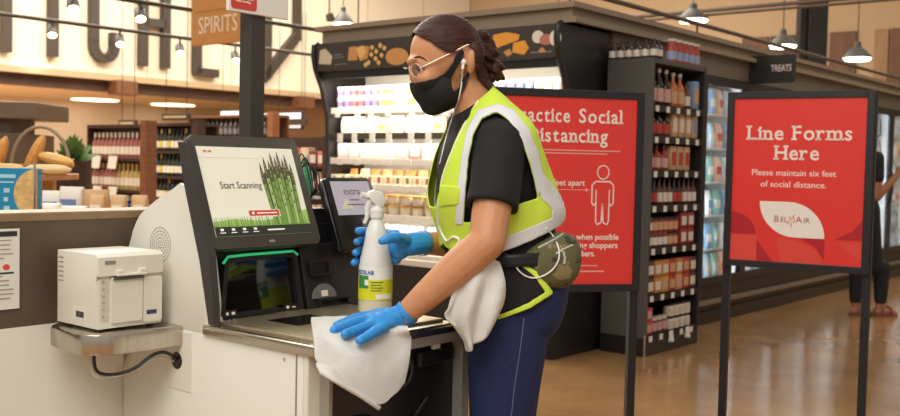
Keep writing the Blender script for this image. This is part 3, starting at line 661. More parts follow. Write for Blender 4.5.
def jar(name, glass, band, cap, h, r, label, group):
    b = MB(); b.lathe([(r * .9, 0), (r, h * .04), (r, h * .76), (r * .86, h * .84)], n=14); o = b.build(name, glass, None, True)
    b = MB(); b.lathe([(r * 1.02, h * .14), (r * 1.02, h * .66)], n=14); l = b.build('label_band', band, None, True); l.parent = o
    b = MB(); b.lathe([(r * .93, h * .82), (r * .93, h), (r * .7, h * 1.01)], n=14); l = b.build('lid', cap, None, True); l.parent = o
    return tag(o, label, 'jar', group)
M_ = lambda n_, c, r_=.3: mat(n_, c, r_)
gl_dk, gl_red, gl_or, gl_br = M_('glass_dark', '2a1512', .2), M_('sauce_red', '8e2a1c', .25), M_('sauce_orange', 'b9683a', .25), M_('sauce_brown', '5a3120', .25)
lb_w, lb_pk, lb_tan, lb_red, lb_bl = M_('label_white', 'd6cdbf', .5), M_('label_pink', 'c79b93', .5), M_('label_tan', 'c79a6e', .5), M_('label_red', 'b03a2a', .5), M_('label_blue', '7d93b4', .5)
cp_w, cp_k, cp_r = M_('cap_white', 'cfc6b8', .4), M_('cap_black', '1c1918', .4), M_('cap_red', '9c2f22', .4)
r1a = bottle('sauce_bottle', gl_dk, lb_pk, cp_w, .235, .034, 'tall dark sauce bottle with pink label on the top shelf of the grey rack', 'dark sauce bottles on the top rack shelf')
r1b = bottle('sauce_bottle', gl_or, lb_tan, cp_w, .225, .034, 'tall orange sauce bottle with tan label on the top shelf of the grey rack', 'orange sauce bottles on the top rack shelf')
r1c = bottle('sauce_bottle', gl_br, lb_w, cp_k, .175, .03, 'short brown bottle with white label on the top shelf of the grey rack', 'short brown bottles on the top rack shelf')
r1d = pack('sauce_carton', lb_bl, .08, .06, .19, 'tall blue and orange carton at the far end of the top rack shelf', 'carton', 'cartons on the rack', face=lb_tan)
yy = [RY0 + .085 + j * .098 for j in range(7)]
for j, p in enumerate((r1a, r1a, r1a, r1b, r1b, r1c)): setout(p, RX1 - .055, yy[j], 1.621, RZ + math.pi / 2)
setout(r1d, RX1 - .055, yy[6] + .005, 1.621, RZ + math.pi / 2)
r2a = bottle('sauce_bottle', gl_dk, lb_red, cp_k, .178, .036, 'dark bottle with red label on the second shelf of the grey rack', 'dark bottles on the second rack shelf')
r2b = pack('sauce_carton', lb_tan, .075, .06, .165, 'tan carton on the second shelf of the grey rack', 'carton', 'tan cartons on the second rack shelf', face=lb_w)
r2c = pack('sauce_carton', lb_tan, .078, .06, .172, 'tan carton with blue front at the far end of the second rack shelf', 'carton', 'cartons on the rack', face=lb_bl)
for j in range(7): setout(r2a if j < 3 else (r2b if j < 6 else r2c), RX1 - .055, yy[j], 1.421, RZ + math.pi / 2)
r3a = bottle('sauce_bottle', gl_red, lb_pk, cp_k, .17, .035, 'red sauce bottle with pink label on the third shelf of the grey rack', 'red sauce bottles on the third rack shelf')
r3b = pack('sauce_carton', M_('carton_sand', 'c3a077', .5), .08, .06, .16, 'sand coloured carton on the third shelf of the grey rack', 'carton', 'sand cartons on the third rack shelf', face=lb_red)
for j in range(6): setout(r3a if j < 3 else r3b, RX1 - .055, yy[j] - .01, 1.201, RZ + math.pi / 2)
r4a = bottle('hot_sauce_bottle', gl_dk, lb_red, cp_k, .17, .025, 'slim hot sauce bottle with red label on the fourth shelf of the grey rack', 'red labelled slim bottles on the fourth rack shelf')
r4b = bottle('hot_sauce_bottle', gl_br, lb_w, cp_k, .17, .025, 'slim hot sauce bottle with white label on the fourth shelf of the grey rack', 'white labelled slim bottles on the fourth rack shelf')
for j in range(10): setout(r4a if j in (0, 1, 5, 6) else r4b, RX1 - .045, RY0 + .07 + j * .070, .976, RZ + math.pi / 2)
r5a = jar('sauce_jar', gl_br, lb_w, cp_r, .095, .033, 'small brown jar with white label stacked on the fifth shelf of the grey rack', 'white labelled jars on the fifth rack shelf')
r5b = jar('sauce_jar', gl_red, lb_tan, cp_k, .095, .033, 'small red jar with tan label stacked on the fifth shelf of the grey rack', 'tan labelled jars on the fifth rack shelf')
r5c = pack('tea_carton', M_('carton_crimson', '8f2524', .5), .095, .06, .108, 'crimson carton with white front stacked on the fifth shelf of the grey rack', 'carton', 'crimson cartons on the fifth rack shelf', face=lb_w)
for j in range(6):
    for t in range(2): setout(r5a if (j < 4 and (t == 0 or j == 0)) else r5b, RX1 - .045, RY0 + .07 + j * .071, .701 + t * .097)
for j in range(2):
    for t in range(2): setout(r5c, RX1 - .045, RY0 + .53 + j * .105, .701 + t * .11, RZ + math.pi / 2)
c6 = [pack('food_carton', M_('carton_' + n_, c, .5), .098, .08, .105, f'{n_} food carton stacked on the sixth shelf of the grey rack', 'carton', f'{n_} cartons on the sixth rack shelf', face=f) for n_, c, f in (('brown', '5f2f22', lb_w), ('gold', 'c9913a', lb_pk), ('scarlet', 'a8352a', lb_tan), ('amber', 'b97a35', lb_w))]
for j, t_ in enumerate((0, 3, 1, 2, 1, 2, 0)):
    for t in range(2): setout(c6[t_ if t == 0 or t_ != 1 else 3], RX1 - .055, RY0 + .085 + j * .1, .396 + t * .107, RZ + math.pi / 2)
c7a = pack('food_carton', M_('carton_cherry', 'c2423c', .5), .09, .07, .085, 'cherry red carton stacked on the bottom shelf of the grey rack', 'carton', 'cherry cartons on the bottom rack shelf', face=lb_pk)
c7b = jar('spice_jar', M_('jar_plum', '6d3340', .3), lb_pk, cp_w, .10, .032, 'plum coloured jar on the bottom shelf of the grey rack', 'plum jars on the bottom rack shelf')
c7c = jar('canister', M_('canister_white', 'd8cdbd', .4), M_('canister_band', 'cbbfae', .5), cp_k, .085, .036, 'white canister stacked on the bottom shelf of the grey rack', 'white canisters on the bottom rack shelf')
for t in range(2): setout(c7a, RX1 - .05, RY0 + .08, .136 + t * .087, RZ + math.pi / 2)
for j in range(3): setout(c7b, RX1 - .045, RY0 + .17 + j * .072, .136)
for j in range(4):
    for t in range(2): setout(c7c, RX1 - .045, RY0 + .40 + j * .080, .136 + t * .087)
tb_ = bottle('dark_bottle', gl_dk, lb_w, cp_k, .115, .026, 'small dark bottle with white label standing on top of the grey rack', 'dark bottles on top of the grey rack')
for j in range(6):
    for t in range(2): setout(tb_, -3.385 + j * .06, RY0 + .035 + t * .06, 1.914)
cn = bottle('soda_can', M_('can_red', 'a8402f', .4), M_('can_blue', '8fa0bd', .4), cp_w, .15, .034, 'tall red and blue container at the far top edge of the grey rack', 'red and blue containers on top of the grey rack', 'container', neck=.85)
for j in range(5): setout(cn, RX1 - .05, RY0 + .34 + j * .085, 1.914)

# ================================================================ freezers
FX = -3.42
M_fin = mat('freezer_liner', 'c9cfd0', .4)
def freezer():
    r = thing('freezer_cabinet', '', 'freezer')
    b = MB(); b.box(-.50, -.47, 0, .80, .30, 1.93); b.box(-.47, 0, 0, .012, .30, 1.93); b.box(-.47, 0, .788, .80, .30, 1.93); b.box(-.47, 0, .012, .788, 1.90, 1.93); b.box(-.47, 0, .012, .788, .30, .33); b.build('body', M_fin, r)
    for k in range(5): b = MB(); b.box(-.46, -.07, .015, .785, .56 + k * .27, .575 + k * .27); b.build('shelf', M_shelf, r)
    b = MB(); b.box(-.06, -.035, .02, .045, .36, 1.86); b.build('light_tube', mat('freezer_tube', 'f2f6ff', .4, emit='eef4ff', es=7), r)
    b = MB(); o_, i_ = rrect(0, .31, .80, 1.925, .01), rrect(.055, .37, .745, 1.865, .01); n = len(o_)
    for i in range(n):
        a, bb, c, e = o_[i], o_[(i + 1) % n], i_[(i + 1) % n], i_[i]
        b.hexa([(0, *a), (0, *bb), (0, *c), (0, *e), (.04, *a), (.04, *bb), (.04, *c), (.04, *e)])
    d = b.build('door', mat('door_black', '25211e', .4), r)
    b = MB(); b.box(.012, .018, .05, .75, .365, 1.87); b.build('glass', mat('freezer_glass', 'ffffff', .03, trans=1, spec=.3), d)
    b = MB(); b.tube([(.04, .70, .86), (.075, .705, .92), (.085, .707, 1.05), (.075, .705, 1.2), (.04, .70, 1.26)], .014, 8); b.build('handle', M_black, d, True)
    return r
fz = freezer()
for k in range(8):
    y = 7.10 + k * .805
    lab = 'lit glass door freezer between the grey rack and the Line Forms Here sign' if k == 0 else ('lit glass door freezer in the row hidden behind the Line Forms Here sign' if k < 5 else 'lit glass door freezer beyond the shopper in black')
    loc = S(FX, y, 0)
    if k == 0: o = fz; o.location = loc; o.rotation_euler = (0, 0, RZ)
    else: o = dup(fz, loc, RZ)
    tag(o, lab, 'freezer', 'glass door freezers along the aisle')
    d = bpy.data.lights.new('freezer_lamp', 'AREA'); d.shape = 'RECTANGLE'; d.size = .05; d.size_y = 1.45; d.energy = 20; d.color = (.93, .97, 1)
    lo = bpy.data.objects.new('freezer_lamp', d); COL.objects.link(lo); lo.matrix_world = frame(S(FX - .05, y + .07, 1.12), S(1, .6, 0), -S(-1, 1.0, 0).normalized())
q = MB(SF); q.box(-3.94, FX - .005, 6.5, 13.55, 0, .295); q.box(FX - .02, FX + .02, 6.5, 13.55, 0, .10); q.box(-3.94, FX + .02, 6.5, 7.095, .295, 1.94); struct(q.build('baseboard_right', M_case))
q = MB(SF); q.box(FX - .005, FX + .035, 6.5, 19.5, .15, .19, .008); struct(q.build('bumper_rail', mat('rail_pewter', '8f867a', .35, .5)))
q = MB(SF); q.box(-3.94, FX, 13.55, 19.9, 0, 1.94); struct(q.build('wall_right_end', M_bulk))
fc = [bag('frozen_bag' if k % 2 else 'frozen_pouch', M_('frozen_' + n_, c, .35), .125, .08, .20, '', 'bag', '', f) for k, (n_, c, f) in enumerate((('white', 'e8ebec', lb_bl), ('blue', '7fa3c6', lb_w), ('sky', 'b6cfdd', lb_w), ('teal', '7fb0a6', lb_w), ('peach', 'dcb59a', lb_red)))]
fn = ['white', 'blue', 'sky', 'teal', 'peach']
for k in (0, 1, 5, 6):
    near = k < 2
    for s_ in range(6):
        z = .331 if s_ == 0 else .576 + (s_ - 1) * .27
        for j in range(5):
            t = (k * 3 + s_ * 2 + j * (1 + s_ % 3)) % 5
            o = setout(fc[t], FX - .115, 7.10 + k * .805 + .10 + j * .148, z, RZ + math.pi / 2 + random.uniform(-.1, .1))
            tag(o, f'{fn[t]} frozen food bag in ' + ('a freezer beside the grey sauce rack' if near else 'a freezer beyond the shopper in black'), 'bag', f'{fn[t]} frozen bags ' + ('near the rack' if near else 'beyond the shopper'))
# hanging aisle marker
tr = thing('aisle_sign', 'black hanging aisle sign with the word TREATS above the freezers', 'sign', S(-3.1, 8.0, 1.93), RZ)
q = MB(SF); q.prism([(-3.46, 8.0, 1.93), (-3.08, 8.0, 1.93), (-3.05, 8.0, 1.955), (-3.05, 8.0, 2.155), (-3.46, 8.0, 2.155)], (0, .06, 0)); q.build('sign_panel', mat('sign_black', '211f1c', .5), tr)
text('sign_lettering', 'TREATS', .075, frame(S(-3.15, 8.0, 2.045), S(1, 0, 0), S(0, -1, 0)), M_cream, tr, bold=.001, fit=.17)
# ================================================================ wine department and the far left
def wine_rack(label, x0, x1, y0, y1, H, shelves, wood, end_right):
    r = thing('wine_rack', label, 'wine rack', S((x0 + x1) / 2, (y0 + y1) / 2, 0), RZ)
    q = MB(SF); q.box(x0, x1, y1 - .03, y1, 0, H); q.build('back_panel', wood, r)
    q = MB(SF); q.box(x1 - .02, x1 + .10, y0 - .03, y0 + .11, 0, H + .04); q.build('end_panel', end_right, r)
    q = MB(SF); q.box(x0 - .03, x0, y0, y1, 0, H); q.build('end_panel', wood, r)
    q = MB(SF); q.box(x0, x1, y0, y1, H - .04, H); q.build('top_board', wood, r)
    for z in shelves:
        q = MB(SF); q.box(x0, x1, y0, y1 - .03, z - .03, z); q.build('shelf', wood, r)
    return r
M_dkwood = mat('dark_wood', '3a2418', .55, nz=(4, .25), stretch=(1, 1, 6)); M_rwood = mat('red_wood', '7a4a2c', .5, nz=(4, .25), stretch=(1, 1, 6))
wine_rack('dark wood wine rack with brown end post behind the counter', -11.03, -9.88, 6.50, 6.66, 1.585, [1.19, .83, .46, .1], M_dkwood, M_rwood)
ros = M_('glass_rose', 'a8675a', .2); pal = M_('glass_pale', 'c2a765', .2); blu = M_('glass_blue', '2f5f96', .2); grn = M_('glass_green', '2b2f1c', .2)
lbw = M_('wine_label', 'efe6d6', .5); gold = M_('foil_gold', 'c9a45c', .35)
def wine(glass, label_m, foil, label, group):
    b = MB(); b.lathe([(.036, 0), (.038, .01), (.038, .18), (.03, .205), (.014, .235), (.0135, .30)], n=12); o = b.build('wine_bottle', glass, None, True)
    b = MB(); b.lathe([(.0388, .05), (.0388, .14)], n=12); l = b.build('label_band', label_m, None, True); l.parent = o
    b = MB(); b.lathe([(.0155, .245), (.0155, .302), (.012, .304)], n=10); l = b.build('foil', foil, None, True); l.parent = o
    return tag(o, label, 'wine bottle', group)
w1 = wine(ros, lbw, lbw, 'rose wine bottle with white label on the upper shelf of the dark wood wine rack', 'rose wine on the upper rack shelf')
w2 = wine(pal, lbw, gold, 'pale wine bottle with white label on the middle shelf of the dark wood wine rack', 'pale wine on the middle rack shelf')
w3 = wine(blu, blu, lbw, 'blue wine bottle on the lower shelf of the dark wood wine rack', 'blue wine on the lower rack shelf')
w5 = wine(ros, lbw, gold, 'rose wine bottle with gold foil on the middle shelf of the dark wood wine rack', 'rose wine on the middle rack shelf')
for j in range(12):
    for k in range(1):
        x = -10.97 + j * .088
        setout(w1, x, 6.56 + k * .1, 1.191); setout(w5 if j < 6 else w2, x, 6.56 + k * .1, .831)
    if j > 4: setout(w3, -10.97 + j * .088, 6.56, .461)
    else: setout(w2, -10.97 + j * .088, 6.56, .461)
tg = []
for x, z in ((-10.9, 1.14), (-10.55, 1.14), (-10.88, .78), (-10.55, .78)):
    q = MB(SF); q.hexa([(x, 6.46, z - .07), (x + .17, 6.46, z - .07), (x + .17, 6.47, z - .07), (x, 6.47, z - .07), (x, 6.48, z + .08), (x + .17, 6.48, z + .08), (x + .17, 6.495, z + .08), (x, 6.495, z + .08)])
    tag(q.build('price_card', M_tag), ('large white price card on the upper shelf edge of the dark wood wine rack' if z > 1 else 'large white price card on the middle shelf edge of the dark wood wine rack'), 'price card', 'price cards on the wine rack')
wine_rack('darker wine rack standing behind the brown end post', -12.05, -11.0, 8.0, 8.4, 1.68, [1.30, .96, .62, .2], M_dkwood, M_dkwood)
v1 = wine(grn, lbw, grn, 'dark green wine bottle on the darker wine rack', 'dark green wine on the darker rack')
v2 = wine(grn, M_('label_yellow', 'd8c26a', .5), gold, 'dark green wine bottle with yellow label on the darker wine rack', 'yellow labelled wine on the darker rack')
v3 = wine(M_('glass_navy', '26375a', .2), lbw, grn, 'navy wine bottle on the darker wine rack', 'navy wine on the darker rack')
for j in range(11):
    x = -11.99 + j * .092
    for k, z in enumerate((1.301, .961, .621)): setout((v1, v1, v2, v3, v2, v1)[(j + k * 2) % 6] if j % 3 else v1, x, 8.06, z)
wine_rack('low wooden wine rack of dark bottles seen above the checkout screen', -13.9, -11.86, 10.0, 10.4, 1.91, [1.56, 1.2, .8, .4], M_wood, M_rwood)
u1 = wine(M_('glass_smoke', '3b332e', .2), M_('label_grey', '7d756b', .5), grn, 'dark bottle with grey label on the low wooden rack above the screen', 'dark bottles on the low wooden rack')
for j in range(17): setout(u1, -13.82 + j * .118, 10.07, 1.561)
# small dark department markers and lit panels, hung from the soffit
def hung(name, label, x0, x1, y, z0, z1, m, cat, zt=2.75, m2=None):
    t = thing(name, label, cat, S((x0 + x1) / 2, y, z0), RZ)
    q = MB(SF); q.box(x0, x1, y, y + .05, z0, z1, .005); q.build('panel', m, t)
    if m2: q = MB(SF); q.box(x0 + .04, x1 - .04, y - .004, y, z0 + .03, z1 - .03); q.build('panel_face', m2, t)
    for x in (x0 + .06, x1 - .06):
        q = MB(SF); q.tube([(x, y + .025, z1), (x, y + .025, zt)], .005, 6); q.build('hanger', M_black, t)
    return t
M_hung = mat('marker_dark', '3a2c20', .5); M_hface = mat('marker_face', 'b09a78', .5)
hung('department_sign', 'small dark framed sign hanging above the end post of the wine rack', -12.79, -12.36, 8.0, 1.63, 1.735, M_hung, 'sign', 3.6, M_hface)
hung('department_sign', 'small dark framed sign hanging just left of the checkout screen', -11.58, -11.0, 7.9, 1.71, 1.80, M_hung, 'sign', 3.6, M_hface)
M_lit = mat('lit_panel', 'e8eef2', .4, emit='eaf0f4', es=.8)
hung('menu_screen', 'bright white screen hanging left of the tall graphite post', -15.7, -15.02, 12.0, 1.97, 2.15, M_hung, 'screen', 3.8, M_lit)
hung('menu_screen', 'bright white screen hanging right of the tall graphite post', -14.5, -13.35, 12.0, 1.76, 2.09, M_hung, 'screen', 3.8, M_lit)
hung('department_sign', 'black bar sign hanging across the bright white screen', -13.95, -13.15, 11.9, 1.84, 1.95, M_hung, 'sign', 3.8)
# goods stand between the post and the cheese case
st_ = thing('display_stand', 'dark stand of colourful groceries left of the cheese case', 'display stand', S(-9.1, 8.2, 0), RZ)
q = MB(SF); q.box(-9.75, -8.55, 8.35, 8.4, 0, 1.5); q.build('back_panel', M_dkwood, st_)
for z in (.55, .85, 1.15): q = MB(SF); q.box(-9.75, -8.55, 8.0, 8.35, z - .03, z); q.build('shelf', M_dkwood, st_)
for x in (-9.78, -8.55): q = MB(SF); q.box(x, x + .03, 8.0, 8.4, 0, 1.5); q.build('end_panel', M_dkwood, st_)
gd = [pack('grocery_box', M_('grocery_' + n_, c, .5), .13, .12, .2, f'{n_} grocery box on the stand left of the cheese case', 'box', f'{n_} boxes on the stand', face=lb_w) for n_, c in (('rust', 'b4573a'), ('sand', 'cdb48c'), ('maroon', '6d2e2a'), ('leaf', '4f7a45'))]
for z, sq in ((.551, (3, 1, 0, 1, 2, 0, 1, 1)), (.851, (1, 0, 2, 1, 3, 0, 2, 1)), (1.151, (0, 1, 1, 2, 0, 1, 2, 0))):
    for j, t in enumerate(sq): setout(gd[t], -9.65 + j * .145, 8.12, z, RZ + random.uniform(-.15, .15), None, (1, 1, random.uniform(.8, 1.2)))
gst = thing('side_table', 'small dark side table behind the checkout', 'table', S(-4.12, 3.73, 0), RZ)
q = MB(SF); q.box(-4.35, -3.9, 3.5, 3.96, .98, 1.01); q.build('tabletop', M_dkwood, gst)
for x in (-4.33, -3.95):
    for y in (3.52, 3.91): q = MB(SF); q.box(x, x + .03, y, y + .03, 0, .98); q.build('leg', M_dkwood, gst)
gb = bottle('green_jug', M_('jug_green', '2e8a56', .3), None, cp_w, .23, .045, 'green bottle standing behind the checkout screen beside the cables', 'green bottles', neck=.4)
setout(gb, -4.121, 3.73, 1.011)
# bakery table behind the counter
tbl = thing('display_table', 'two tier wooden bakery table behind the brown counter', 'table', (-2.0, 4.5, 0))
q = MB(); q.box(-2.75, -1.25, 3.35, 5.25, .895, .93, .006); q.build('tabletop', M_woodlt, tbl)
for x in (-2.7, -1.33):
    for y in (3.4, 5.17): q = MB(); q.box(x, x + .06, y, y + .06, 0, .895); q.build('leg', M_woodlt, tbl)
q = MB(); q.box(-2.7, -1.93, 4.7, 5.2, 1.088, 1.118, .005); q.build('upper_tier', M_woodlt, tbl)
for x in (-2.68, -2.02):
    q = MB(); q.box(x, x + .05, 4.95, 5.0, .93, 1.088); q.build('tier_post', M_woodlt, tbl)
bx = thing('cracker_box', 'blue box with a round cracker on its front at the left end', 'box', (-1.49, 3.42, .93))
q = MB(); q.box(-1.66, -1.395, 3.38, 3.42, .931, 1.165, .002); q.build('carton', mat('carton_blue', '1f86b0', .4), bx)
XM = frame((-1.66, 3.38, .931), (1, 0, 0), (0, -1, 0))
flat('cracker_picture', [[(.288 - .0 - (.075 * math.cos(t * math.pi / 16) if 0 <= t <= 16 else 0) * 1.0 if False else .264 - .08 * math.sin(t * math.pi / 16), .148 + .085 * math.cos(t * math.pi / 16)) for t in range(17)]], XM, mat('cracker_tan', 'd8b070', .6, nz=(60, .25)), bx, lift=.0004)
flat('box_line', [rect(.13, .20, .19, .212), rect(.13, .183, .185, .188), rect(.15, .15, .17, .165), rect(.15, .12, .165, .135), rect(.15, .09, .17, .105), rect(.22, .045, .26, .05)], XM, mat('box_ink', 'a9d3e2', .5), bx, lift=.0005)
q = MB(); q.box(-1.66, -1.38, 3.375, 3.379, .935, .975); q.build('base_strip', mat('strip_blue', '1d6f94', .4), bx)
q = MB(); q.tube([(-1.398, 3.36, .932), (-1.398, 3.36, 1.19)], .004, 8); q.lathe([(.03, 0), (.03, .004)], (-1.398, 3.36, .931)); tag(q.build('card_holder', M_chrome), 'thin metal rod stand at the edge of the blue cracker box', 'stand')
# bread basket on the upper tier
bk = thing('bread_basket', 'low tan basket with a tall hoop handle on the bakery table', 'basket', (-2.02, 4.95, 1.118))
q = MB(); q.lathe([(.13, .002), (.16, .045), (.155, .046), (.125, .008)], (-2.03, 4.95, 1.118), n=24); q.build('bowl', mat('basket_tan', 'b08c5c', .7, bump=(90, .4)), bk, True)
q = MB(); q.tube([(-2.03 + .145 * math.cos(t * math.pi / 18), 4.95, 1.15 + .20 * math.sin(t * math.pi / 18)) for t in range(19)], .009, 8); q.build('hoop_handle', mat('handle_wicker', '8f7c66', .6), bk, True)
def loaf(name, m, l, r, label, loc, rz, ry=0, group=None):
    b = MB(); rings = []
    for k in range(9):
        t = k / 8 * 2 - 1; rr = r * math.sqrt(max(.05, 1 - abs(t) ** 3.2))
        rings.append([(t * l / 2, rr * math.cos(a), r * .8 + .8 * rr * math.sin(a)) for a in [i * math.pi / 6 for i in range(12)]])
    b.loft(rings); o = b.build(name, m, None, True); o.location = loc; o.rotation_euler = (0, ry, rz); return tag(o, label, 'bread', group)
crust = mat('bread_crust', 'c98f4a', .6, nz=(14, .25)); crust2 = mat('bread_golden', 'd9ac62', .6, nz=(14, .2)); dough = mat('bread_pale', 'dcc08d', .6, nz=(14, .15))
loaf('bread_loaf', crust, .20, .036, 'golden brown loaf leaning upright in the bread basket', (-2.02, 4.93, 1.205), .3, -1.15)
loaf('bread_loaf', crust2, .19, .034, 'long golden loaf lying across the top of the bread basket', (-1.94, 4.90, 1.165), -.15, .2)
loaf('bread_loaf', dough, .22, .03, 'pale loaf at the right front of the bakery tier', (-1.93, 4.79, 1.119), .08)
loaf('bread_loaf', crust2, .20, .03, 'golden loaf lying before the bread basket', (-2.13, 4.78, 1.119), -.05)
loaf('bread_loaf', crust, .17, .032, 'brown loaf standing on end left of the bread basket', (-2.19, 4.93, 1.21), .1, -1.3)
loaf('bread_loaf', crust2, .15, .04, 'fat golden loaf left of the bread basket', (-2.25, 4.85, 1.119), .5)
for nm_, c, x, w, h in (('orange', 'd88a2c', -2.53, .11, .11), ('beige', 'd7bd9b', -2.40, .09, .13), ('cream', 'd9c7ab', -2.32, .07, .12)):
    o = pack('bread_bag', M_('bakery_' + nm_, c, .5), w, .09, h, f'{nm_} bakery packet on the upper tier above the blue cracker box', 'package', 'packets on the bakery tier'); o.location = (x, 4.85, 1.119)
for k, (x, y, h, rz, c) in enumerate([(-1.81, 4.52, .12, .2, 0), (-1.71, 4.52, .14, -.1, 0), (-1.60, 4.52, .13, .3, 1), (-1.72, 4.28, .075, 0, 0), (-1.61, 4.28, .065, .15, 0), (-1.88, 4.4, .1, .2, 0)]):
    o = bag('snack_bag', M_('snack_white' if c == 0 else 'snack_tan', 'd9d2c8' if c == 0 else 'bd9565', .5), .12, .08, h, ('white snack bag with blue print on the lower tier of the bakery table' if c == 0 else 'tan snack bag on the lower tier of the bakery table'), 'bag', 'white snack bags on the bakery table' if c == 0 else 'tan snack bags on the bakery table', M_('snack_blue', '6f86b5', .5) if c == 0 else None)
    o.location = (x, y, .931); o.rotation_euler = (0, 0, rz)
for k, x in enumerate((-1.56, -1.475, -1.39)):
    o = bag('nut_bag', M_('nut_tan', 'c9a274', .5), .075, .06, .11, 'small tan pouch in the row at the right end of the bakery table', 'bag', 'small tan pouches on the bakery table', lbw); o.location = (x, 4.42 + .03 * k, .931)
# dark green plant and brown shade far left
pl = thing('potted_plant', 'bushy green plant in a dark planter left of the wine rack', 'plant', S(-9.6, 5.2, 0), RZ)
q = MB(); c = at(72, 150, 9.5); q.lathe([(.14, 0), (.18, c.z - .1), (.17, c.z - .1)], (c.x, 9.5, 0), n=16); q.build('planter', M_dkwood, pl)
q = MB()
for k in range(90):
    a, e = random.uniform(0, 6.28), random.uniform(.1, 1.5); L = random.uniform(.1, .24); p = Vector((c.x, 9.5, c.z - .1)); d = Vector((math.cos(a) * math.cos(e), math.sin(a) * math.cos(e), math.sin(e))); sd = d.orthogonal() * .028
    q.poly([p + d * L * .2, p + d * L * .65 + sd, p + d * L * 1.1, p + d * L * .65 - sd])
q.build('foliage', mat('leaf_green', '5a7a3c', .5, nz=(20, .3)), pl)
hood = thing('bread_oven', 'blurred brown cabinet with stepped hood at the far left edge', 'cabinet', (-3.2, 7.3, 0))
q = MB(); q.box(-3.7, -2.90, 7.0, 7.6, 1.46, 1.58, .01); q.build('hood_cap', mat('hood_brown', '6f5c48', .5), hood)
q = MB(); q.box(-3.7, -3.01, 7.0, 7.6, 0, 1.36, .01); q.build('cabinet_body', mat('hood_brown_dark', '5e4c3b', .5), hood)
q = MB(); q.box(-3.7, -3.12, 7.1, 7.5, 1.36, 1.46); q.build('hood_neck', MATS['hood_brown_dark'], hood)
# hanging wood sign
ws = thing('department_sign', 'orange wooden hanging sign reading WINE and SPIRITS', 'sign', S(-7.15, 5.45, 2.2), RZ)
q = MB(SF); q.box(-7.53, -6.76, 5.44, 5.49, 2.215, 2.82, .004); q.build('sign_panel', mat('sign_ochre', 'c98a45', .5, nz=(6, .08), stretch=(1, 1, 6)), ws)
WMx = frame(S(-7.53, 5.44, 2.215), S(1, 0, 0), S(0, -1, 0))
text('sign_lettering', 'SPIRITS', .21, WMx, mat('sign_pearl', 'efdcc4', .5), ws, (.37, .16), fit=.54)
text('sign_lettering', 'WINE', .21, WMx, MATS['sign_pearl'], ws, (.37, .44), fit=.36)
flat('sign_rule', [rect(.05, .285, .72, .295)], WMx, mat('rule_brown', 'a8713a', .5), ws)
for x in (-7.4, -6.9):
    q = MB(SF); q.tube([(x, 5.465, 2.82), (x, 5.465, 5.5)], .006, 6); q.build('hanger', M_black, ws)
# wall letters
M_let = mat('letter_bronze', '40362d', .5)
LZ0, LH = 2.86, 1.9
kl = thing('wall_letters', 'large dark letters spelling KITCHEN on the cream wall', 'wall lettering', S(-16, 11, LZ0), RZ)
def strokes(name, parts):
    b = MB(SF)
    for (ya, za, yb, zb, w) in parts:
        d = Vector((0, yb - ya, zb - za)); n = Vector((0, -d.z, d.y)).normalized() * w / 2
        p = [Vector((-15.99, ya, za)), Vector((-15.99, yb, zb))]
        b.hexa([p[0] - n, p[1] - n, p[1] + n, p[0] + n] + [x + Vector((.14, 0, 0)) for x in (p[0] - n, p[1] - n, p[1] + n, p[0] + n)])
    b.build(name, M_let, kl)
z0, z1, sw_ = LZ0, LZ0 + LH, .15
def stem(y, a=0, b=1): return (y, z0 + LH * a, y, z0 + LH * b, sw_)
def bar(y0, y1, a): return (y0, z0 + LH * a, y1, z0 + LH * a, sw_)
strokes('letter', [stem(6.3), (6.35, z0 + LH * .5, 6.95, z0, sw_), (6.35, z0 + LH * .5, 6.95, z1, sw_)])
strokes('letter', [stem(7.92)])
strokes('letter', [stem(8.72), bar(8.3, 9.14, .97)])
b = MB(SF)                                                    # C: two arms joined by a round foot
ca, cb, rr_ = 9.47, 9.87, .2
pts = [(ca, z1)] + [(ca, z0 + .35)] + [((ca + cb) / 2 - rr_ * math.cos(t * math.pi / 10), z0 + .28 - .22 * math.sin(t * math.pi / 10)) for t in range(11)] + [(cb, z0 + .35), (cb, z0 + .52)]
for (ya, za), (yb, zb) in zip(pts, pts[1:]):
    d = Vector((0, yb - ya, zb - za)); n = Vector((0, -d.z, d.y)).normalized() * .075; e = d.normalized() * .012
    p = [Vector((-15.99, ya, za)) - e, Vector((-15.99, yb, zb)) + e]
    b.hexa([p[0] - n, p[1] - n, p[1] + n, p[0] + n] + [x + Vector((.14, 0, 0)) for x in (p[0] - n, p[1] - n, p[1] + n, p[0] + n)])
b.box(-15.99, -15.85, cb - .075, cb + .075, z0 + 1.35, z1)
b.build('letter', M_let, kl)
strokes('letter', [stem(10.45), stem(10.92), bar(10.45, 10.92, .42)])
strokes('letter', [stem(11.62, -.02), bar(11.56, 12.1, .0), bar(11.56, 12.0, .5), bar(11.56, 12.1, .97)])
strokes('letter', [stem(13.33), (13.22, z0 - .02, 14.12, z0 + .95, sw_ * 1.25), stem(14.12, .45)])
